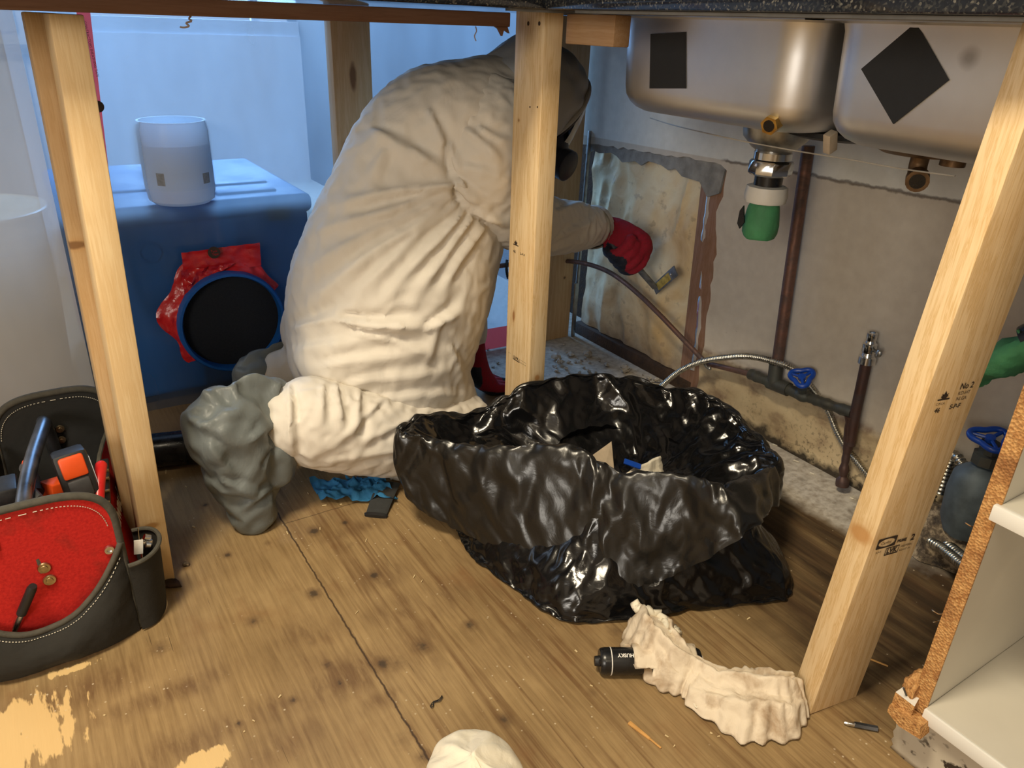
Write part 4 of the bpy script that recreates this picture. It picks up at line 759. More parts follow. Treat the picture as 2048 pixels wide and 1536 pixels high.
armL = limb([(.82, 1.58, .63), (.875, 1.60, .50), (.895, 1.575, .36), (.885, 1.545, .24), (.885, 1.522, .155)], [.075, .068, .058, .05, .042], 20)
thighR = limb([(.50, 1.345, .260), (.62, 1.335, .225), (.665, 1.335, .170), (.715, 1.33, .090)], [.118, .112, .100, .074], 22)
thighL = limb([(.52, 1.52, .24), (.66, 1.53, .20), (.72, 1.545, .13), (.765, 1.55, .085)], [.11, .105, .088, .072], 22)
shinR = limb([(.73, 1.285, .072), (.66, 1.258, .078), (.56, 1.250, .098), (.46, 1.250, .138), (.375, 1.250, .178), (.345, 1.250, .186)], [.066, .070, .084, .088, .084, .070], 34, 10)
shinL = limb([(.75, 1.55, .075), (.66, 1.56, .075), (.50, 1.57, .10), (.42, 1.575, .12)], [.072, .072, .074, .07], 20)
def press(V):                                                      # nothing sinks into the floor
    V = V.copy(); V[:, 2] = np.where(V[:, 2] < .02, .003 + (V[:, 2] - V[:, 2].min()) * .12, V[:, 2]); return V
def foldset(V, N, segs, yref=1.235):
    """soft pleats: each (p0, p1, width, height) is a ridge with a valley beside it, measured on the near side of the suit"""
    d = np.zeros(len(V)); side = np.clip(-N[:, 1] * 1.1 + .45, 0, 1) * (V[:, 1] < 1.43)
    for (a, b, w_, h_) in segs:
        a, b = at(*a, Y=yref), at(*b, Y=yref); ax = b - a; ax[1] = 0; L = np.linalg.norm(ax); ax /= L
        # carry the point along its sight line to the reference plane
        k = (yref - CAM_O[1]) / (V[:, 1] - CAM_O[1]); Q = CAM_O + (V - CAM_O) * k[:, None]; r = Q - a
        s = r[:, 0] * ax[0] + r[:, 2] * ax[2]; q = r[:, 0] * ax[2] - r[:, 2] * ax[0]; q = q + .0028 * np.sin(s * 30 + L * 50)
        ww = w_ * (.45 + .85 * np.clip(s / L, 0, 1)); env = np.clip(np.minimum(s / (.12 * L) + .4, (L - s) / (.35 * L)), 0, 1)
        g = np.exp(-np.abs(q / ww) ** 1.4) - .75 * np.exp(-((q + 1.5 * ww) / (1.1 * ww)) ** 2); d += h_ * g * env * side
    return d
SEG = [((910, 366), (620, 418), .012, .013), ((912, 372), (575, 488), .015, .014), ((914, 378), (560, 560), .016, .013), ((918, 386), (600, 610), .016, .013), ((924, 396), (690, 600), .015, .012), ((935, 412), (760, 610), .014, .011), ((950, 432), (820, 600), .013, .010), ((968, 452), (870, 600), .012, .009), ((893, 285), (908, 372), .010, -.016), ((906, 365), (940, 425), .010, -.016), ((938, 422), (1015, 472), .009, -.012),
       ((740, 262), (880, 335), .016, .011), ((775, 300), (735, 385), .016, .007), ((860, 220), (900, 345), .013, .011), ((822, 290), (900, 360), .012, .008), ((690, 300), (800, 270), .02, .006),
       ((585, 655), (690, 636), .015, .016), ((680, 640), (860, 660), .013, .018), ((850, 655), (930, 620), .012, .012), ((600, 700), (760, 672), .014, .006), ((640, 735), (900, 690), .016, .007), ((690, 770), (930, 735), .014, .006), ((760, 795), (950, 790), .013, .006),
       ((700, 660), (900, 720), .010, .006), ((900, 690), (935, 790), .010, .006), ((880, 640), (840, 760), .012, .005), ((930, 255), (1015, 340), .014, .009), ((960, 250), (1030, 300), .012, .008), ((905, 355), (1010, 450), .012, .008), ((930, 330), (1030, 370), .012, .006), ((960, 420), (1030, 465), .010, .007),
       ((1110, 420), (1190, 400), .010, .006), ((1120, 470), (1200, 440), .010, .007), ((1180, 400), (1165, 500), .008, .005), ((1100, 500), (1190, 478), .010, .005),
       ((575, 770), (590, 920), .009, .012), ((650, 770), (640, 860), .010, .008), ((672, 765), (680, 870), .010, .009), ((720, 780), (700, 890), .012, .008), ((760, 800), (650, 915), .012, .006), ((830, 830), (700, 900), .012, .006), ((800, 900), (640, 930), .012, .005)]
def shell(parts, k, seed, vox=.013, ex=.04):
    V, F, N = weld(cat(*parts), vox, 5, .5); V, F = wrinkle((V, F), ex, 16, .30, .6, .5)
    V, F = subdiv((V, F), 1); N = vnormals(V, F)
    return press(V + N * foldset(V, N, SEG)[:, None]), F
mk('coverall', cat(shell((torso, armL, thighR, thighL, shinL), 1.0, 1), shell((armR,), .8, 4, .011, .06), shell((shinR,), 1.2, 7, .011, .09)), M['suit'], PS, angle=180)
# head with a face inside the hood, looking down at the wall
hc = A((.962, 1.42, .700)); fd = A((.93, .0, -.37)); fd /= np.linalg.norm(fd); hu = A((-fd[2], 0, fd[0]))
def HP(f, s, u): return hc + fd * f + ey * s + hu * u
hd = [blob([(HP(-.01, 0, -.105), .055, .050, fd, ey), (HP(.0, 0, -.05), .085, .068, fd, ey), (HP(-.005, 0, .02), .095, .076, fd, ey), (HP(-.01, 0, .08), .075, .064, fd, ey), (HP(-.01, 0, .105), .04, .036, fd, ey)], 24, 4),
      limb([HP(.075, 0, .018), HP(.092, 0, -.008), HP(.100, 0, -.025), HP(.088, 0, -.034)], [.010, .012, .015, .010], 10, 3), ball(HP(.088, 0, -.062), (.014, .024, .010), 12), ball(HP(.080, 0, -.098), (.02, .024, .018), 12)]
V, F, N = weld(cat(*hd), .0045, 4); he = mk('head', (V, F), M['skin'], PS, angle=180)
for s in (-1, 1): mk('eye', ball(HP(.083, s * .031, .012), (.010, .012, .010), 12), M['jar'], he); mk('ear', ball(HP(-.01, s * .076, -.01), (.018, .007, .028), 12), M['skin'], he)
# full-face respirator
rs = mk('respirator', cat(blob([(HP(.060, 0, -.085), .045, .052, fd, ey), (HP(.072, 0, -.05), .045, .058, fd, ey), (HP(.066, 0, -.012), .030, .05, fd, ey)], 22, 4),
        tube([HP(.062 + .026 * math.cos(a), .080 * math.sin(a), .010 + .072 * math.cos(a)) for a in np.linspace(0, 6.2832, 40, endpoint=False)], .0085, 10, closed=True)), M['mask'], PS)
R = []
for u in np.linspace(-.062, .080, 9):
    w_ = .070 * math.sqrt(max(.05, 1 - ((u - .01) / .09) ** 2)); R.append(A([HP(.062 + .056 * math.cos(a) + .10 * max(0, u), w_ * math.sin(a) / .97, u) for a in np.linspace(-1.33, 1.33, 21)]))
mk('lens', loft(R, False, False), M['lens'], rs)
for s in (-1, 1):
    c = HP(.072, s * .055, -.083); ax = A((.30, s * .85, -.25)); mk('cartridge', cat(lathe([(.0001, 0), (.020, 0), (.020, .010), (.031, .013), (.033, .017), (.033, .034), (.029, .037), (.0001, .037)], c, ax, 28)), M['mask'], rs)
c = HP(.108, -.004, -.092); mk('exhale_valve', lathe([(.0001, .026), (.017, .025), (.019, .016), (.019, 0)], c - fd * .005, fd * 1.0 + hu * -.55, 22), M['mask'], rs)
mk('inhale_port', lathe([(.0001, .016), (.018, .016), (.019, 0)], HP(.106, 0, -.060), fd, 20), M['mask'], rs)
# hood around it
rings = []
for k, (f, hw, u0, u1) in enumerate([(.075, .086, -.065, .098), (.055, .098, -.095, .118), (.02, .106, -.112, .130), (-.03, .108, -.125, .134), (-.075, .100, -.135, .120), (-.115, .082, -.135, .088), (-.150, .055, -.12, .05)]):
    c = (u0 + u1) / 2; hgt = (u1 - u0) / 2; rings.append(A([HP(f + (.034 * math.sin(a) - .018) * max(0, min(1, (f + .05) / .12)), hw * math.cos(a), c + hgt * math.sin(a)) for a in np.linspace(0, 6.2832, 44, endpoint=False)]))
rr = [];
for i in range(len(rings) - 1):
    for t_ in np.linspace(0, 1, 3, endpoint=False): rr.append(rings[i] * (1 - t_) + rings[i + 1] * t_)
rr.append(rings[-1]); V, F = loft(rr, False); F.append(tuple(range(len(V) - 44, len(V))))
cen = hc - fd * .03; n_ = V - cen; n_ /= np.linalg.norm(n_, axis=1)[:, None]
V, F = wrinkle((V, F), .07, 16, .3, .6, 1.0); V, F = subdiv((V, F), 1)
V = V - hu * (np.clip((V - hc) @ -fd - .06, 0, 1) * .25)[:, None]; V[:, 2] = np.minimum(V[:, 2], GZ - .012)
ho = mk('hood', (V, F), M['hood'], PS, angle=180)
E5 = [HP(.078 + .034 * math.sin(a) - .018, .088 * math.cos(a), .0165 + .083 * math.sin(a)) for a in np.linspace(0, 6.2832, 44, endpoint=False)]; mk('face_elastic', tube(E5, .0055, 8, closed=True), M['hood'], ho)

# gloves: palm, four fingers and a thumb each
def finger(pts, r): return limb(pts, r, 12, 4)
# right hand closed round the scraper handle
h0, h1 = A((1.218, 1.452, .372)), at(1262, 520, X=1.262)           # handle from wrist side to where the shank leaves the fist
tipw = at(1312, 577, X=1.352); hx = (tipw - h1); hx /= np.linalg.norm(hx); hA = h1 - hx * .105
up2 = A((-.15, -.35, .92)); up2 -= hx * (up2 @ hx); up2 /= np.linalg.norm(up2); sd = np.cross(hx, up2)   # sd: sideways
def GP(a, s, u): return h1 + hx * a + sd * s + up2 * u
wr = A((1.205, 1.462, .408))
palm = blob([(wr, .034, .040, sd, up2), (wr * .55 + GP(-.05, 0, .036) * .45, .038, .044, sd, up2), (GP(-.040, .004, .034), .036, .040, sd, up2), (GP(-.012, .004, .034), .033, .034, sd, up2)], 20, 4)
fg = []
for k, (a, L) in enumerate(((-.008, .96), (-.030, 1.05), (-.052, 1.0), (-.072, .86))):
    fg.append(finger([GP(a, .022, .040), GP(a + .002, .040 * L, .024), GP(a + .003, .042 * L, -.004), GP(a + .002, .024 * L, -.024), GP(a, .0, -.025), GP(a - .002, -.014, -.016)], [.014, .0135, .013, .012, .0115, .010]))
th = finger([GP(-.062, -.022, .030), GP(-.040, -.036, .016), GP(-.014, -.036, -.002), GP(.004, -.026, -.012)], [.016, .0145, .013, .011])
V, F, N = weld(cat(palm, th, *fg), .0038, 3, .5); C = faces_centers(V, F); rel = C - h1
slot = (((rel @ up2) < -.004 + .012 * np.sin((rel @ hx) * 90)) & ((rel @ hx) > -.082)).astype(int)
mk('glove', (V + N * (.0012 * nz(V, 60))[:, None], F), None, PS, mats=[M['red_glove'], M['dark_glove']], slot=slot, angle=180)
mk('cuff_ruffle', tube(smooth_path([A((1.178, 1.449, .412)), A((1.19, 1.455, .411)), A((1.20, 1.459, .409)), A((1.208, 1.463, .408))], 9), [.053, .050, .054, .049, .053, .050, .047, .048, .043], 26, False), M['suit'], PS, angle=180)
# left hand flat on the floor
w0 = A((.887, 1.520, .148)); k0 = A((.915, 1.497, .030))
pm = [blob([(w0, .030, .032, ex, ey), (A((.890, 1.512, .100)), .030, .034, ex, ey), (A((.900, 1.505, .055)), .030, .040, A((.8, 0, .5)), ey), (A((.925, 1.497, .026)), .026, .042, A((.3, 0, .9)), ey)], 20, 4)]
for s, L in ((-.033, .060), (-.012, .072), (.010, .068), (.031, .052)):
    pm.append(finger([(.925, 1.497 + s, .028), (.948, 1.496 + s * 1.15, .024), (.925 + L * .75, 1.494 + s * 1.25, .016), (.925 + L, 1.492 + s * 1.3, .011)], [.014, .013, .012, .010]))
pm.append(finger([(.905, 1.528, .050), (.930, 1.552, .034), (.952, 1.566, .022)], [.015, .014, .011]))
V, F, N = weld(cat(*pm), .0038, 3, .5); C = faces_centers(V, F); slot = ((C[:, 2] < .021) | ((C[:, 0] < .888) & (C[:, 2] < .09)) | ((C[:, 0] > .965) & (C[:, 1] < 1.53))).astype(int); V[:, 2] = np.maximum(V[:, 2], .002)
mk('glove', (V, F), None, PS, mats=[M['red_glove'], M['dark_glove']], slot=slot, angle=180)
# grey boot covers
BSEG = [((400, 765), (470, 860), .012, .010), ((470, 755), (480, 840), .010, .007), ((380, 830), (470, 875), .012, .009), ((560, 765), (535, 860), .012, .012), ((500, 880), (560, 830), .010, .008), ((420, 880), (470, 960), .012, .009), ((445, 955), (530, 1000), .009, .007), ((548, 975), (470, 1030), .009, .007), ((540, 890), (525, 960), .010, .010), ((400, 850), (500, 800), .012, .008)]
def boot(parts, seed, amp=1.0):
    V, F, N = weld(cat(*parts), .0115, 4, .5); V, F = wrinkle((V, F), .13, 18, .24, .5, 1.8); V, F = subdiv((V, F), 1)
    if seed == 2: V = V + vnormals(V, F) * foldset(V, vnormals(V, F), BSEG, 1.19)[:, None]
    V[:, 2] = np.maximum(V[:, 2], .002); return mk('boot_cover', (V, F), M['boot'], PS, angle=180)
boot([blob([(at(578, 838, Y=1.262), .020, .078, ex, A((0, .5, 1.))), (at(560, 842, Y=1.258), .04, .082, ex, A((0, .3, 1.))), (at(490, 838, Y=1.25), .06, .085, ex, A((.1, 0, 1.))), (at(420, 830, Y=1.25), .040, .068, ex, A((.2, 0, 1.)))], 28, 5),
      limb([at(455, 850, Y=1.245), at(480, 930, Y=1.24), at(498, 990, Y=1.235), at(508, 1030, Y=1.23)], [.072, .062, .050, .040], 22), limb([at(545, 900, Y=1.235), at(552, 945, Y=1.232), at(545, 965, Y=1.232)], [.040, .032, .018], 16)], 2)
boot([blob([(at(640, 745, Y=1.575), .03, .06, ex, A((0, .2, 1.))), (at(590, 738, Y=1.58), .06, .072, ex, A((0, .1, 1.))), (at(525, 742, Y=1.59), .05, .062, ex, A((.2, 0, 1.)))], 26, 5), limb([at(520, 750, Y=1.59), at(515, 800, Y=1.58), at(520, 830, Y=1.57)], [.055, .045, .03], 18)], 5, .7)
# scraper in the fist
sp = thing('scraper', 'hooked paint scraper in the worker’s red glove, its blade dusted yellow', 'scraper', h1)
mk('handle', tube([hA + hx * .055, hA + hx * .08, h1], [.010, .0115, .0105], 14), M['black'], sp)
b1 = at(1352, 541, X=1.328); pth = smooth_path([h1 - hx * .01, h1 + (tipw - h1) * .5, tipw - hx * .008], 10)
mk('shank', beam(pth[0], tipw, .019, .005, .001, ax=sd * .6 + up2), M['scraper'], sp)
bd = b1 - tipw; bs = np.cross(bd, (1., 0, 0)); bs /= np.linalg.norm(bs)
bl = mk('blade', beam(tipw - bd * .08, b1, .027, .003, .0008, ax=bs), M['scraper'], sp); mk('dust_cake', beam(tipw + bd * .10, tipw + bd * .72, .020, .0048, .0015, ax=bs), M['yellow_dirt'], bl); mk('screw', ball(tipw + bd * .80 + A((-.003, 0, 0)), .0035, 10), M['steel_bright'], bl)
# ------------------------------------------------------------------ black bin bag standing open
def ring_path(pts, n):
    P = A(pts, float); m = len(P); out = []
    for x in np.arange(n) * m / n:
        i = int(x); f = x - i; p0, p1, p2, p3 = P[i - 1], P[i % m], P[(i + 1) % m], P[(i + 2) % m]
        out.append(0.5 * (2 * p1 + (p2 - p0) * f + (2 * p0 - 5 * p1 + 4 * p2 - p3) * f * f + (3 * p1 - p0 - 3 * p2 + p3) * f ** 3))
    return A(out)
rim = [at(806, 866, Y=1.10), at(852, 834, Y=1.130), at(958, 824, Y=1.13), at(1060, 770, Y=1.105), at(1200, 748, Y=1.08), at(1330, 772, Y=1.01), at(1420, 792, Y=.95), at(1492, 852, Y=.85), at(1547, 920, Y=.735),
       at(1453, 962, Y=.655), at(1354, 946, Y=.715), at(1227, 936, Y=.79), at(1137, 891, Y=.865), at(985, 891, Y=.965), at(880, 880, Y=1.05)]
flap = [at(812, 985, Y=1.09), at(850, 850, Y=1.150), at(958, 842, Y=1.165), at(1060, 850, Y=1.135), at(1200, 850, Y=1.14), at(1345, 850, Y=1.06), at(1450, 880, Y=.98), at(1530, 940, Y=.87), at(1550, 1005, Y=.70),
        at(1500, 1060, Y=.59), at(1354, 1140, Y=.665), at(1252, 1165, Y=.705), at(1167, 1165, Y=.755), at(1030, 1110, Y=.87), at(905, 1048, Y=1.0)]
base = [(.578, 1.00), (.60, 1.06), (.68, 1.09), (.78, 1.10), (.90, 1.09), (1.01, 1.05), (1.09, .98), (1.10, .87), (1.05, .72), (.968, .592), (.86, .622), (.74, .668), (.613, .728), (.585, .83), (.568, .93)]
base = [(a, b, .003) for a, b in base]
n = 130; RIM, FLP, BAS = ring_path(rim, n), ring_path(flap, n), ring_path(base, n); cen = A((.86, .86, .075))
ang = np.arange(n) * 2 * math.pi / n
def rows(loops, m):
    L = [A(l) for l in loops]; return [smooth_path(A([l[j] for l in L]), m) for j in range(n)]
inner = [cen + (RIM - cen) * .12 * A((1, 1, 0)), cen + (RIM - cen) * .45 * A((1, 1, .25)), cen + (RIM - cen) * A((.80, .80, .50)), cen + (RIM - cen) * A((.97, .97, .9)), RIM]
cuff = [RIM, RIM + (FLP - RIM) * .10 + A((0, 0, .008)) + (RIM - cen) * A((.03, .03, 0)), RIM + (FLP - RIM) * .55 + (RIM - cen) * A((.035, .035, 0)), FLP]
R1 = A(rows(inner, 19)).transpose(1, 0, 2); R2 = A(rows(cuff, 13)).transpose(1, 0, 2)
G = np.vstack([R1, R2[1:]]); m = len(G); V = G.reshape(-1, 3); F = [(i * n + j, i * n + (j + 1) % n, (i + 1) * n + (j + 1) % n, (i + 1) * n + j) for i in range(m - 1) for j in range(n)]
F.append(tuple(range(n - 1, -1, -1)))
def settle(V, F, e1, e2, p1):
    V, F = wrinkle((V, F), e1, 20, p1, .5, 1.2); V, F = subdiv((V, F), 1); V, F = wrinkle((V, F), e2, 9, .3, .8, .3); V, F = subdiv((V, F), 1)
    V[:, 2] = np.maximum(V[:, 2], .002); k = (V[:, 0] > .755) & (V[:, 0] < .875); V[k, 1] = np.minimum(V[k, 1], 1.138); return V, F
pinw = np.repeat(np.interp(np.arange(m), [0, 6, 16, 18, 20, m - 1], [.3, .25, .22, .5, .3, .35]), n)
V, F = settle(V, F, .10, .04, pinw)
bg = thing('bin_bag', 'open black plastic bin bag on the floor, half full, its rim folded over', 'bag', (.83, .85, 0))
def bag_slots(V, F, lim): return [0] * lim + [1] * (len(F) - lim)
nf = 16 * (18 * n)                                                 # faces of the inside come first
mk('folded_rim', (V, F), None, bg, mats=[M['bag'], M['bag_cuff']], slot=bag_slots(V, F, nf), angle=70)
under = BAS * A((1, 1, 0)) + (cen - BAS) * A((.36, .36, 0)) + RIM * A((0, 0, 1)) * .66; belly = BAS + (cen - BAS) * A((.06, .06, 0)) + A((0, 0, .045)); low = BAS + (BAS - cen) * A((.01, .01, 0)) + A((0, 0, .012))
belly2 = BAS * A((1, 1, 0)) + (cen - BAS) * A((.23, .23, 0)) + A((0, 0, .095))
B = A(rows([BAS * A((.6, .6, 1)) + cen * A((.4, .4, 0)), BAS, low, belly, belly2, under], 20)).transpose(1, 0, 2); mb = len(B); V = B.reshape(-1, 3); F = [(i * n + j, i * n + (j + 1) % n, (i + 1) * n + (j + 1) % n, (i + 1) * n + j) for i in range(mb - 1) for j in range(n)] + [tuple(range(n - 1, -1, -1))]
V, F = settle(V, F, .07, .04, np.repeat(np.interp(np.arange(mb), [0, 4, 8, mb - 1], [.5, .4, .3, .4]), n))
mk('sack', (V, F), M['bag'], bg, angle=70)
# what shows inside it
q = at(1232, 925, Y=.85)
T3 = [at(1176, 918, Y=.875), at(1223, 884, Y=.90), at(1212, 925, Y=.86), at(1228, 940, Y=.845)]
o = mk('torn_card', (A([T3[0], T3[1], T3[2], T3[3]] + [t3 + A((.002, .002, 0)) for t3 in T3]), [(0, 2, 1), (1, 2, 3), (4, 5, 6), (5, 7, 6), (0, 4, 6, 2), (2, 6, 7, 3), (3, 7, 5, 1), (1, 5, 4, 0)]), M['cardboard'], smooth=False); tag(o, 'torn pale card corner sticking up inside the open black bag', 'card')
V, F = sheet((q[0] + .0, q[1] - .05, q[2] - .035), (.085, .01, .004), (.0, .02, .03), 12, 10, lambda V: .008 * nz(V, 40, 3)); o = mk('plaster_scrap', (V, F), M['rag_clean']); o.modifiers.new('s', 'SOLIDIFY').thickness = .004; tag(o, 'crumbly pale plaster scrap lying in the black bag under the card corner', 'scrap')
o = mk('blue_scrap', beam(at(1248, 922, Y=.83), at(1282, 934, Y=.81), .012, .003, .001), M['blue_paint']); tag(o, 'small blue scrap lying in the black bag beside the torn card', 'scrap')
# ------------------------------------------------------------------ soiled cloth and torch
fa, fb = at(1196, 1322, Z=.020), at(1330, 1322, Z=.020); fb[2] = .020; fd_ = (fb - fa); fd_ /= np.linalg.norm(fd_)
fl = thing('flashlight', 'black flashlight lying on the plywood, one end under the soiled cloth', 'flashlight', (fa + fb) / 2 * A((1, 1, 0)))
fr = .0195; s_, u_ = np.cross(fd_, (0, 0, 1.)), A((0, 0, 1.))
mk('barrel', lathe([(.0001, .002), (.0165, .002), (.0185, .004), (fr, .010), (fr, .145), (.017, .15), (.0001, .15)], fa + A((0, 0, 0)), fd_, 30), M['black_gloss'], fl); mk('ring', lathe([(fr + .0004, .0172), (fr + .0006, .0178), (fr + .0004, .0186)], fa, fd_, 30), M['white_ink'], fl)
mk('tail_switch', cat(lathe([(.0001, -.006), (.007, -.005), (.008, .003)], fa, fd_, 14), box(fa + A((-.004, -.012, .004)), fa + A((.001, -.006, .010)))), M['black'], fl); mk('tail_contact', ball(fa + A((.0005, -.006, .004)), (.003, .005, .004), 8), M['steel_bright'], fl)
def on_barrel(V, o_, a0):
    """wraps flat lettering (x along the barrel, y round it) onto the barrel"""
    a = a0 + V[:, 1] / fr; return fa + fd_ * V[:, :1] + (fr + .0003) * (np.cos(a)[:, None] * u_ + np.sin(a)[:, None] * s_)
tv, tf = text_mesh('HUSKY', .0075, (0, 0, 0), (1, 0, 0), (0, 1, 0), bold=.0002); tv = tv * A((-1, 1, 1)); tv[:, 0] += .0500; mk('lettering', (on_barrel(tv, 0, .25), tf), M['white_ink'], fl, smooth=False)
tv, tf = text_mesh('•', .0075, (0, 0, 0), (1, 0, 0), (0, 1, 0)); tv = tv * A((-1, 1, 1)); tv[:, 0] += .0545; mk('lettering', (on_barrel(tv, 0, .25), tf), M['white_ink'], fl, smooth=False)
# torn boot cover: a flattened, twisted tube of cloth
C = [at(1280, 1236, Z=.035), at(1306, 1262, Z=.048), at(1345, 1304, Z=.040), at(1390, 1340, Z=.028), at(1440, 1372, Z=.026), at(1505, 1388, Z=.028), at(1556, 1384, Z=.030), at(1586, 1374, Z=.026)]
wd = [.020, .042, .037, .030, .043, .054, .046, .026]; hg = [.020, .030, .026, .018, .020, .022, .024, .018]
P = smooth_path(C, 56); W = smooth_path([[a, b, 0] for a, b in zip(wd, hg)], 56); V = []; nw = 40; vv = np.linspace(-1, 1, nw)
for i in range(56):
    d = P[min(i + 1, 55)] - P[max(i - 1, 0)]; d[2] = 0; d /= np.linalg.norm(d); s = np.cross(d, (0, 0, 1.)); e_ = 1.12 + .10 * math.sin(i * 1.9) + .08 * math.sin(i * .7 + 1)
    rdg = .30 * np.exp(-((vv - .15 - .25 * math.sin(i * .13)) / .13) ** 2) + .22 * np.exp(-((vv + .45 + .2 * math.sin(i * .17 + 1)) / .12) ** 2) + .16 * np.exp(-((vv - .65 + .15 * math.sin(i * .2)) / .1) ** 2)
    top = (P[i, 2] + W[i, 1]) * (1 - np.abs(vv) ** 2.2) * (.78 + rdg); V += [P[i] * A((1, 1, 0)) + s * W[i, 0] * e_ * x * (1 + .05 * math.sin(i * 2.3 + 4 * x)) + A((0, 0, .004 + z)) for x, z in zip(vv, top)]
V = A(V); F = [(i * nw + j, i * nw + j + 1, (i + 1) * nw + j + 1, (i + 1) * nw + j) for i in range(55) for j in range(nw - 1)]
V, F = wrinkle((V, F), .13, 20, np.tile(.16 + .25 * np.abs(vv) ** 6, 56), .5, .5); V, F = subdiv((V, F), 1)
V[:, 2] = np.maximum(V[:, 2], .0022 + .002 * np.abs(nz(V, 40)))
# keep it clear of the flashlight barrel it drapes over
rel = V - fa; al = rel @ fd_; pr = rel - al[:, None] * fd_; dist = np.linalg.norm(pr, axis=1); hit = (al > -.005) & (al < .155) & (dist < fr + .004)
V[hit] = fa + al[hit][:, None] * fd_ + pr[hit] / dist[hit][:, None] * (fr + .004); V[hit, 2] = np.maximum(V[hit, 2], .03)
rg = mk('torn_boot_cover', (V, F), M['rag'], angle=180); rg.modifiers.new('s', 'SOLIDIFY').thickness = -.0012; tag(rg, 'crumpled dirty white torn cloth boot cover on the floor against the front post', 'boot cover')
RU = [at(1268, 1216, Z=.055), at(1295, 1222, Z=.062), at(1318, 1236, Z=.060), at(1335, 1258, Z=.058), at(1352, 1262, Z=.05), at(1350, 1280, Z=.045), at(1375, 1300, Z=.038)]
Q = smooth_path(RU, 70); Q = Q + .004 * np.stack([np.sin(np.arange(70) * 1.1), np.cos(np.arange(70) * .9), np.sin(np.arange(70) * 1.7)], 1); mk('elastic_ruffle', tube(Q, .007 + .003 * np.sin(np.arange(70) * 1.35), 10, sq=.7), M['rag_clean'], rg, angle=180)
for k, pts in enumerate((((1318, 1340), (1322, 1348), (1316, 1353), (1306, 1354)), ((1388, 1405), (1392, 1414), (1400, 1412)), ((1455, 1440), (1462, 1444), (1470, 1438)))):
    mk('loose_thread', tube(smooth_path([at(*p, Z=.012) for p in pts], 10), .0012, 5), M['rag_clean'], rg)
# white cloth at the bottom edge of the picture
b = at(950, 1560, Z=.02); V, F = ball(b, (.052, .060, .040), 30); V, F = wrinkle((V, F), .18, 18, .2, .5, .8); V, F = subdiv((V, F), 2); V[:, 2] = np.maximum(V[:, 2], .002)
o = mk('white_cloth', (V, F), M['rag_clean'], angle=180); tag(o, 'clean white bunched cloth cut off by the bottom edge of the photo', 'cloth')
# blue cloth and strap under the shin
V, F = sheet(at(618, 962, Z=.006), at(768, 962, Z=.006) - at(618, 962, Z=.006), at(640, 985, Z=.003) - at(618, 945, Z=.003), 60, 24); V[:, 2] = .006 + .012 * np.abs(nz(V, 26, 3)) + .010 * crease(V, 30, 4)
o = mk('blue_rag', (V, F), M['blue_cloth'], angle=180); tag(o, 'blue disposable cloth crushed on the floor under the worker’s shin', 'cloth')
V, F = sheet(at(690, 958, Z=.005), at(752, 958, Z=.005) - at(690, 958, Z=.005), at(712, 990, Z=.004) - at(690, 962, Z=.004), 26, 22); V[:, 2] = .004 + .010 * np.abs(nz(V, 34, 5)) + .008 * crease(V, 40, 6); mk('loose_corner', (V, F), M['blue_cloth'], o, angle=180)
a0, a1 = at(778, 965, Z=.012), at(752, 1030, Z=.004); Pm = smooth_path([a0, (a0 + a1) / 2 + A((0, 0, .003)), a1], 14)
o = mk('knee_strap', tube(Pm, np.linspace(.0235, .0200, 14), 16, sq=.12), M['strap'], angle=60); tag(o, 'short charcoal strap lying on the floor below the worker’s shin', 'strap'); mk('strap_end', tube([Pm[-1] - (Pm[-1] - Pm[-2]) * .5, Pm[-1] + (Pm[-1] - Pm[-2]) * .9], [.0235, .021], 16, sq=.20), M['black'], o)
# ------------------------------------------------------------------ open tote of tools
TO = A((-.075, 1.05, 0)); TW = A((.060, .30, 0)) / .306
def TB(u, w_, z): return TO + A((u, 0, 0)) + TW * w_ + A((0, 0, z))
tb = thing('tool_bag', 'open charcoal canvas tool tote with red front panel, beside the left post', 'tool bag', TO + A((.03, .15, 0)))
def outline(hw, h, n=40):
    P = []
    for a in np.linspace(0, math.pi, n): c, s = math.cos(a), math.sin(a); P.append((hw * math.copysign(abs(c) ** .62, c), h * .70 + h * .30 * abs(s) ** .62))
    return [(hw, .004)] + P + [(-hw, .004)]
def end_panel(w_, hw, h, mat, name, lean):
    P = outline(hw, h); f = lambda u, z, d: TB(u, w_ + d + lean * z, z); n = len(P)
    V = A([f(u, z, 0) for u, z in P] + [f(u, z, .006) for u, z in P]); F = [tuple(range(n)), tuple(range(2 * n - 1, n - 1, -1))] + [(i, n + i, n + (i + 1) % n, (i + 1) % n) for i in range(n)]
    o = mk(name, (V, F), mat, tb, smooth=False); mk('binding', tube([f(u, z, .003) for u, z in P], .0062, 10, sq=.9), M['binding'], o)
    st = []
    Q = smooth_path([f(u * .915, z - .012 * (z > .1), -.0012 if lean <= 0 else -.0012) for u, z in P], 260); Q2 = Q[20:240]
    for i in range(0, len(Q2) - 3, 4): st.append(tube([Q2[i], Q2[i + 2]], .0007, 4))
    mk('stitching', cat(*st), M['thread'], o, smooth=False); return o, f
fo, ff = end_panel(0, .105, .262, M['red_canvas'], 'front_panel', -.02)
bo, fb_ = end_panel(.300, .090, .278, M['canvas_in'], 'back_panel', .06)
for z in (.158, .136): mk('rivet', lathe([(.0001, .0035), (.004, .0033), (.0045, .002), (.0075, .0022), (.0085, .0)], ff(-.004 + (.158 - z) * .1 + .013, z, -.0005), (0, -1, 0), 20), M['bronze'], fo)
mk('grommet', lathe([(.0001, .0005), (.003, .0005), (.0034, .003), (.0062, .003), (.0072, .0)], ff(.090, .158, -.0005), (0, -1, 0), 20), M['steel_bright'], fo)
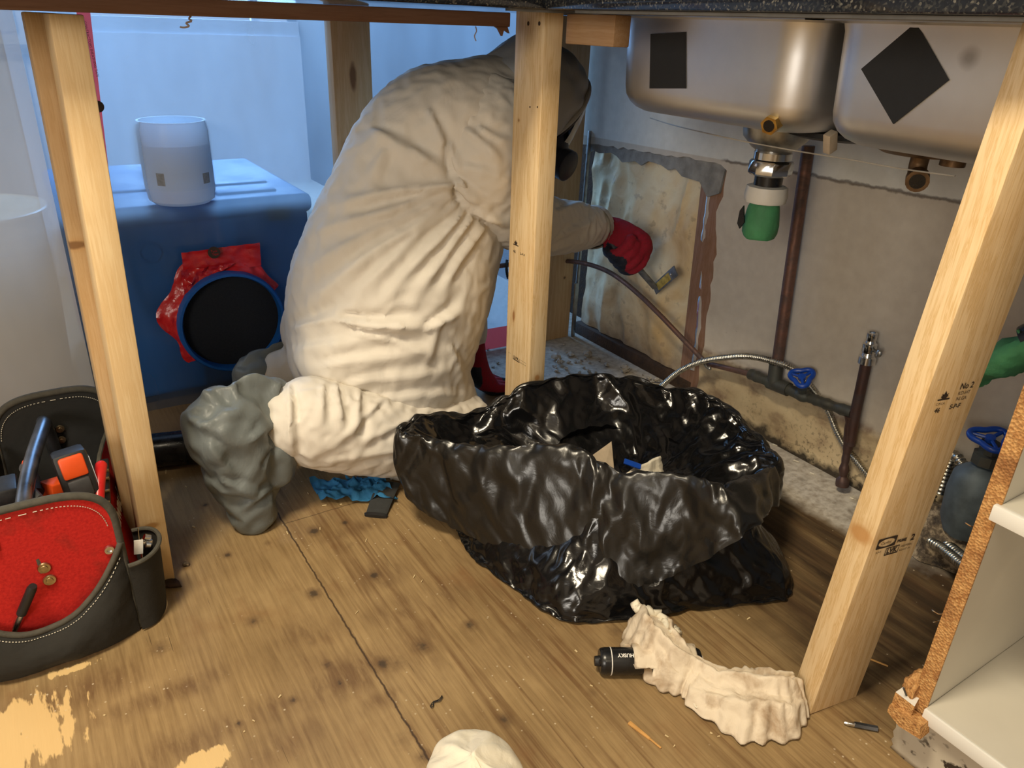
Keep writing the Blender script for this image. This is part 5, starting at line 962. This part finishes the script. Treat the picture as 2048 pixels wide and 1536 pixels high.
mk('loop_tab', box(ff(-.048, .205, -.004), ff(-.033, .236, -.001), .001), M['grey_plastic'], fo)
for p in ((120, 858), (123, 880)): mk('rivet', lathe([(.0001, .003), (.003, .003), (.0035, .0022), (.006, .0022), (.007, 0)], at(*p, Y=1.352), (0, -1, 0), 18), M['bronze'], bo)
# curved front pocket
nu, nt = 50, 22; us = np.linspace(-1, 1, nu); V = []
for u in us:
    zt = .062 + .085 * abs(u + .08) ** 2.2
    for t_ in np.linspace(0, 1, nt):
        b = .036 * (1 - abs(u) ** 3.5) * (math.sin(math.pi * min(1, .12 + .80 * t_)) ** .7) * (1 - .25 * t_); V.append(TB(u * .106, -.004 - b, .003 + t_ * zt))
V = A(V); F = [(i * nt + j, (i + 1) * nt + j, (i + 1) * nt + j + 1, i * nt + j + 1) for i in range(nu - 1) for j in range(nt - 1)]; V[:, 1] -= .003 * nz(V, 22, 3) + .002
po = mk('front_pocket', (V, F), M['canvas'], tb, angle=180); E1 = [V[i * nt + nt - 1] for i in range(nu)]; mk('binding', tube(E1, .0042, 10), M['binding'], po)
E2 = A([V[i * nt + nt - 3] + A((0, -.0015, 0)) for i in range(nu)]); Q = smooth_path(E2, 240); mk('stitching', cat(*[tube([Q[i], Q[i + 2]], .0007, 4) for i in range(0, 236, 4)]), M['thread'], po, smooth=False)
# long side walls: charcoal outside, red inside
def side(sgn, hA, hB, name):
    m1, m2 = 30, 12; V = []
    for i in np.linspace(0, 1, m1):
        hw = sgn * (.105 * (1 - i) + .088 * i); h = hA + (hB - hA) * i
        for j in np.linspace(0, 1, m2): V.append(TB(hw + ((.005 - .036 * j ** 1.4) * math.sin(math.pi * (.08 + .84 * i)) ** .6 if sgn > 0 else -(.010 * math.sin(i * math.pi) * j ** 2 + .004 * math.sin(j * math.pi))), .004 + .296 * i, .003 + h * j))
    V = A(V); V[:, 0] += .002 * nz(V, 18, 5 + sgn); F = [(i * m2 + j, (i + 1) * m2 + j, (i + 1) * m2 + j + 1, i * m2 + j + 1) for i in range(m1 - 1) for j in range(m2 - 1)]
    o = mk(name, (V, F), M['red_canvas'], tb, angle=180); V2 = V - A((sgn * .0025, 0, 0)); mk('lining', (V2, F), M['canvas_in'], o, angle=180); return o, V, m2
so, SV, m2 = side(1, .165, .195, 'side_wall'); mk('binding', tube([SV[i * m2 + m2 - 1] for i in range(30)], .0035, 8), M['binding'], so)
so2, SV2, m2 = side(-1, .15, .20, 'side_wall'); mk('binding', tube([SV2[i * m2 + m2 - 1] for i in range(30)], .0040, 8), M['orange'], so2)
g0_, g1_ = SV[9 * m2 + 7], SV[24 * m2 + 7]; ux = g1_ - g0_; ux /= np.linalg.norm(ux); uy = SV[16 * m2 + 9] - SV[16 * m2 + 5]; uy -= ux * (uy @ ux); uy /= np.linalg.norm(uy)
mk('script_print', text_mesh('Milwaukee', .034, g0_ + np.cross(ux, uy) * .0035 - uy * .006, ux, uy, shear=.3, bold=.0014), M['white_ink'], so, smooth=False)
mk('base', cat(box(TB(-.10, .0, .002) * 1, TB(.095, .0, .010) + A((0, .05, 0)), .001), prism([(-.100, .005), (.100, .005), (.088, .30), (-.086, .30)], TO + A((0, 0, .004)), (1, 0, 0), TW, .008)), M['canvas_in'], tb)
H = [fb_(-.010, .165, -.006), fb_(-.012, .205, -.010), fb_(-.014, .238, -.020), TB(-.008, .255, .250), TB(-.008, .15, .250), TB(-.005, .055, .245), ff(-.002, .232, .020), ff(.0, .200, .012), ff(.004, .15, .010)]
mk('handle', tube(smooth_path(H, 60), .0105, 18), M['tool_steel'], tb)
# side pocket
pp = mk('side_pocket', loft([A([TB(.106 + .004 + (.034 + .006 * k) * max(0, math.sin(a)) ** .8, .035 + .045 * math.cos(a) + .0 * k, z) for a in np.linspace(0, math.pi, 24)]) for k, z in ((0, .004), (.6, .05), (1, .10), (1.2, .125))], False, False), M['canvas'], tb)
mk('binding', tube([TB(.110 + (.0415) * max(0, math.sin(a)) ** .8, .035 + .045 * math.cos(a), .125) for a in np.linspace(0, math.pi, 24)], .0034, 8), M['binding'], pp)
# ---- what it holds
def item(name, VF, mat, label, cat_, **k): return tag(mk(name, VF, mat, **k), label, cat_)
lc = at(158, 968, Y=1.17)
lv = thing('laser_level', 'orange and black boxy electronic tool with striped label inside the tote', 'tool', lc - A((0, 0, .06)))
d = A((-.10, .30, .93)); d /= np.linalg.norm(d); ax = A((1., .12, .2)); lo_, hi_ = lc - d * .075, lc + d * .055
mk('body', beam(lo_, hi_, .046, .060, .006, ax=ax), M['black'], lv); axn = ax - d * (ax @ d); axn /= np.linalg.norm(axn); third = np.cross(d, axn)
if third[1] > 0: third = -third
mk('casing', cat(beam(lc - d * .070, lc - d * .022, .034, .067, .004, ax=axn), beam(lc + d * .016, lc + d * .050, .034, .067, .004, ax=axn)), M['orange'], lv, )
mk('button', beam(lc - d * .014 + third * .032, lc + d * .014 + third * .032, .030, .008, .003, ax=axn), M['grey_plastic'], lv)
lab = beam(lc - d * .060 + axn * .0235, lc + d * .040 + axn * .0235, .0012, .046, .0003, ax=axn); lo2 = mk('sticker', lab, M['label'], lv)
mk('print_lines', cat(*[beam(lc + d * k + axn * .0243 - third * .020, lc + d * k + axn * .0243 + third * .020, .0002, .0022, 0, ax=axn) for k in np.linspace(-.056, .030, 15)]), M['ink'], lo2, smooth=False)
item('red_rod', tube(smooth_path([at(196, 1012, Y=1.13), at(199, 960, Y=1.16), at(203, 926, Y=1.19)], 12), np.concatenate([np.full(11, .0085), [.006]]), 16), M['red_plastic'], 'round red rod standing upright inside the tote beside the striped tool', 'rod')
rl = thing('socket_rail', 'black rail with pale metal clips inside the tote, along its red side', 'tool', at(216, 960, Y=1.2)); r0, r1 = at(210, 1025, Y=1.13), at(207, 922, Y=1.26)
mk('rail', beam(r0, r1, .016, .010, .002), M['black'], rl)
for k in (.12, .34, .58, .74): c = r0 + (r1 - r0) * k; mk('clip', box(c + A((-.008, -.006, .004)), c + A((.008, -.002, .009)), .0008), M['bronze'], rl)
item('grey_gauge', cat(beam(at(70, 1015, Y=1.10), at(42, 985, Y=1.15), .034, .022, .003, ax=(1, .3, .5))), M['grey_plastic'], 'grey boxy tool at the near left of the tote, behind its front panel', 'tool')
item('paper_tag', beam(at(62, 1012, Y=1.09), at(46, 996, Y=1.11), .016, .002, .0004, ax=(1, .3, .5)), M['rag_clean'], 'small pale paper tag on the grey tool in the tote', 'tag')
item('dark_tool_case', beam(at(15, 1000, Y=1.12), at(12, 968, Y=1.18), .030, .030, .004), M['black'], 'dark boxy tool case at the far left inside the tote', 'tool')
kn = thing('utility_knife', 'dark hooked tool handle with orange edge left of the tote’s carrying bar', 'knife', at(70, 970, Y=1.20)); K = smooth_path([at(42, 935, Y=1.22), at(52, 938, Y=1.22), at(64, 952, Y=1.21), at(74, 985, Y=1.18)], 20); mk('handle', tube(K, np.linspace(.008, .013, 20), 14, sq=.7), M['grey_plastic'], kn); mk('trim', tube(K[:14] + A((.004, 0, .008)), .0035, 8), M['orange'], kn)
item('orange_tray', beam(at(98, 975, Y=1.20), at(126, 985, Y=1.17), .03, .03, .003, ax=(0, .4, 1)), M['orange'], 'orange plastic piece between the carrying bar and the striped tool', 'tool part')
item('yellow_cord', tube(smooth_path([at(22, 955, Y=1.2), at(26, 965, Y=1.2), at(24, 975, Y=1.19), at(29, 985, Y=1.18)], 14), .0022, 6), M['yellow_dirt'], 'short yellowish cord end at the left inside the tote', 'cord')
mkp = thing('marker_pen', 'black marker sticking out of the tote’s front pocket', 'pen', at(50, 1215, Y=1.035)); q0, q1 = at(45, 1222, Y=1.042), at(66, 1172, Y=1.028); mk('barrel', tube([q0 - (q1 - q0) * .9, q0], .0052, 12), M['steel_bright'], mkp); mk('cap', tube([q0 - (q1 - q0) * .1, q0 + (q1 - q0) * .9, q1], [.0065, .0065, .005], 14), M['black'], mkp)
cw = thing('steel_clamp', 'small steel tool with a white tag in the tote’s side pocket', 'tool', at(292, 1090, Y=1.075)); mk('body', cat(beam(at(294, 1115, Y=1.078), at(293, 1078, Y=1.078), .016, .012, .002), tube([at(288, 1074, Y=1.076), at(300, 1076, Y=1.076)], .005, 10), tube([at(292, 1090, Y=1.066), at(301, 1090, Y=1.066)], .004, 10)), M['steel_bright'], cw); mk('white_tag', beam(at(277, 1108, Y=1.066), at(277, 1080, Y=1.07), .0125, .002, .0004), M['white_ink'], cw); mk('pin', tube([at(278, 1082, Y=1.07), at(276, 1056, Y=1.072)], .0008, 6), M['steel_bright'], cw)

# ------------------------------------------------------------------ cabinet carcass
cb = thing('base_cabinet', 'cream cabinet carcass at the right edge, its side board edge raw and broken', 'cabinet', (1.08, .03, 0))
mk('side_panel', box((.8225, .284, .098), (1.355, .302, .866)), M['melamine'], cb, smooth=False); mk('raw_edge', box((.8195, .2835, .092), (.8228, .3025, .866), .0008), M['particle'], cb, smooth=False)
mk('bottom_panel', box((.818, -.30, .097), (1.355, .2838, .116), .0008), M['melamine'], cb, smooth=False); mk('edge_band', box((.8135, -.30, .0965), (.8182, .2838, .1165), .0012), M['melamine_edge'], cb)
sh = mk('shelf', box((.818, -.30, .396), (1.355, .2838, .414), .0008), M['melamine'], cb, smooth=False); mk('edge_band', cat(box((.8105, -.30, .3955), (.8182, .288, .4145), .0012)), M['melamine_edge'], sh)
mk('back_panel', box((1.345, -.30, .116), (1.355, .284, .866)), M['melamine'], cb, smooth=False)
V, F = sheet((.852, .318, .0), (0, -.62, 0), (0, 0, .096), 50, 14, lambda V: .0015 * nz(V, 20)); V[:, 2] += np.where(V[:, 2] < .01, .006 * np.abs(nz(V, 26, 3)), 0); V[:, 1] = np.where(V[:, 1] > .30, V[:, 1] - .014 * np.abs(nz(V, 30, 5)), V[:, 1]); o = mk('toe_board', (V, F), M['toe'], cb, angle=180); o.modifiers.new('s', 'SOLIDIFY').thickness = -.014
T4 = [at(*p, Z=.120) for p in ((1791, 1384), (1809, 1372), (1838, 1397), (1829, 1413))]; T4 = T4 + [p * A((1, 1, 0)) + A((0, 0, .102)) for p in T4]
mk('broken_corner', (A(T4), [(0, 1, 2, 3), (7, 6, 5, 4), (0, 4, 5, 1), (1, 5, 6, 2), (2, 6, 7, 3), (3, 7, 4, 0)]), None, cb, smooth=False, mats=[M['melamine_edge'], M['particle']], slot=[0, 1, 1, 1, 1, 1])
V, F = ball(at(1846, 1374, Z=.125), (.024, .020, .022), 40); N = (V - V.mean(0)); N /= np.linalg.norm(N, axis=1)[:, None]; V = V + N * (.007 * nz(V, 55) + .006 * (facets(V, 80) - .4))[:, None]; V[:, 1] = np.maximum(V[:, 1], .2985); mk('splintered_board', (V, F), M['particle'], cb, angle=180)
mk('raw_underside', prism([(0, 0), (.045, 0), (.05, -.016), (.02, -.02), (.0, -.012)], at(1797, 1396, Z=.104), ((.80 - T4[0][0] + .02), -.9, 0), (0, 0, 1), .02), M['particle'], cb, smooth=False)
for p in ((1870, 1227), (1872, 1240), (1936, 1052)):
    q = at(*p, Y=.306); mk('staple', tube(smooth_path([at(p[0] + 22, p[1] - 2, Y=.3015), at(p[0] + 8, p[1] + 1, Y=.304), at(p[0] - 6, p[1] - 7 if p[1] != 1240 else p[1] + 4, Y=.308)], 8), .0008, 5), M['steel_bright'], cb)
mk('nail', tube([at(1807, 1376, Z=.138), at(1813, 1391, Z=.120)], .0012, 6), M['black'], cb)
V, F = sheet(at(1802, 1496, Z=.004), at(1868, 1545, Z=.004) - at(1802, 1496, Z=.004), at(1815, 1478, Z=.02) - at(1802, 1496, Z=.004), 30, 8); V[:, 2] = .004 + .018 * np.sin(np.clip((V[:, 2] - .004) / .016, 0, 1) * 1.57) + .003 * np.abs(nz(V, 40)); o = mk('peeled_laminate', (V, F), M['melamine'], angle=180); o.modifiers.new('s', 'SOLIDIFY').thickness = .0015; tag(o, 'curled cream laminate sliver on the floor in front of the mouldy toe board', 'sliver')
# ------------------------------------------------------------------ small things on the floor
def bit(px, py, px2, py2, w_, h_, mat, name, label, cat_, group=None, taper=1.0):
    a, b = at(px, py, Z=h_ * .5 + .0006), at(px2, py2, Z=h_ * .5 + .0006); V, F = beam(a, b, w_, h_, min(w_, h_) * .15, ax=np.cross(b - a, (0, 0, 1)))
    if taper != 1: d = (b - a) / np.linalg.norm(b - a); s = np.cross(d, (0, 0, 1)); k = ((V - a) @ d) / np.linalg.norm(b - a); q = (V - a) @ s; V = V - s * (q * np.clip(k, 0, 1) * (1 - taper))[:, None]
    return tag(mk(name, (V, F), mat), label, cat_, group)
o = bit(1258, 1445, 1300, 1478, .006, .003, M['orange_chip'], 'wood_splinter', 'orange-brown pointed wood splinter lying alone at the bottom middle', 'splinter', taper=.5)
mk('tip', beam(at(1299, 1477, Z=.002), at(1322, 1496, Z=.002), .0022, .0018, .0003), M['orange_chip'], o)
bit(1740, 1318, 1776, 1332, .0022, .002, M['orange_chip'], 'wood_sliver', 'thin orange wood sliver on the dark floor behind the front post', 'sliver')
db = thing('driver_bit', 'dark steel driver bit on the floor between the front post and the cabinet', 'driver bit', at(1722, 1450, Z=0)); b0, b1 = at(1688, 1445, Z=.0042), at(1756, 1458, Z=.0042); dd = b1 - b0
mk('shank', tube([b0 + dd * .30, b1 - dd * .02, b1], [.0042, .0042, .003], 6), M['tool_steel'], db, smooth=False); mk('tip', tube([b0, b0 + dd * .1, b0 + dd * .32], [.0018, .0034, .0036], 10), M['steel_bright'], db)
o = mk('bent_wire', tube(smooth_path([at(*p, Z=.003) for p in ((884, 1391), (878, 1399), (866, 1404), (861, 1413), (866, 1413), (868, 1404), (880, 1401), (885, 1393))], 40), .0007, 6), M['black']); tag(o, 'small dark bent wire staple on the plywood near the bottom edge', 'wire')
V, F = sheet(at(310, 1162, Z=.002), at(352, 1160, Z=.002) - at(310, 1162, Z=.002), at(322, 1176, Z=.002) - at(310, 1162, Z=.002), 20, 6, lambda V: .004 * nz(V, 60)); V[:, 2] = .0012 + .006 * np.abs(nz(V, 50, 2)); o = mk('rotten_shim', (V, F), M['dark_wood'], angle=180); o.modifiers.new('s', 'SOLIDIFY').thickness = .004; tag(o, 'dark rotten sliver of wood under the foot of the left post', 'shim')
q = at(372, 1128, Z=.004); V, F = ball(q, (.006, .005, .004), 14); o = mk('dirt_clod', (V + .002 * nz(V, 120)[:, None], F), M['rot']); tag(o, 'tiny dark clod with a pale top right of the left post foot', 'clod')
# loose plaster crumbs in the corner
RC = np.random.RandomState(4)
def crumb(p, r, mat, name, label, cat_, group):
    V, F = ball((0, 0, 0), (r * RC.uniform(.8, 1.5), r * RC.uniform(.7, 1.2), r * RC.uniform(.35, .7)), 8); a = RC.uniform(0, 6.3); V = V + r * .35 * RC.normal(0, 1, V.shape) * .6
    V = np.stack([V[:, 0] * math.cos(a) - V[:, 1] * math.sin(a), V[:, 0] * math.sin(a) + V[:, 1] * math.cos(a), V[:, 2]], 1); V[:, 2] -= V[:, 2].min() - .0006
    return tag(mk(name, (V + A((p[0], p[1], 0)), F), mat, smooth=False), label, cat_, group)
for k in range(90):
    px, py = RC.uniform(1098, 1340), RC.uniform(690, 775); lim = 682 + (px - 1160) * .50
    if px > 1150 and py < lim + 6: continue
    crumb(at(px, py, Z=0), RC.choice([.003, .004, .005, .008], p=[.4, .3, .2, .1]), M['plaster'], 'plaster_crumb', 'loose plaster crumb on the dusty floor below the torn wall opening', 'crumb', 'plaster crumbs in the corner')
for px, py, r in ((1112, 720, .012), (1118, 730, .010), (1175, 715, .012), (1140, 712, .010), (1250, 745, .010), (1212, 733, .007)): crumb(at(px, py, Z=0), r, M['plaster'], 'plaster_crumb', 'loose plaster crumb on the dusty floor below the torn wall opening', 'crumb', 'plaster crumbs in the corner')
for px, py in ((1000, 690), (995, 728), (985, 735), (990, 755), (975, 700)): crumb(at(px, py, Z=0), .004, M['plaster'], 'floor_crumb', 'small pale crumb on the grey floor between the worker and the corner post', 'crumb', 'crumbs beside the red glove')
for px, py in ((332, 940), (371, 972), (385, 1052), (615, 985), (653, 1010), (684, 1008), (640, 1055), (733, 1078), (830, 1150), (845, 1160), (716, 1222), (573, 1063), (562, 1390), (207, 1430), (490, 1462), (505, 1440), (980, 1395), (1180, 1370), (1420, 1465), (1440, 1472), (1460, 1462), (1350, 1490), (1150, 1300), (1500, 1235), (1330, 1470)):
    a = RC.uniform(0, 3.14); L = RC.uniform(4, 9); bit(px, py, px + L * math.cos(a), py + L * .8 * math.sin(a), RC.uniform(.0015, .003), .0015, M['woodchip'], 'wood_chip', 'tiny pale wood chip lying on the worn plywood floor', 'chip', 'wood chips on the plywood', .5)
for px, py, s in ((1545, 888, 8), (1587, 920, 9), (1620, 945, 7), (1560, 965, 5), (1700, 995, 6)): bit(px, py, px + s * 1.2, py + s * .45, .004, .0018, M['rag_clean'], 'paint_flake', 'pale paint flake on the dusty strip along the wall base', 'flake', 'paint flakes by the wall', .6)
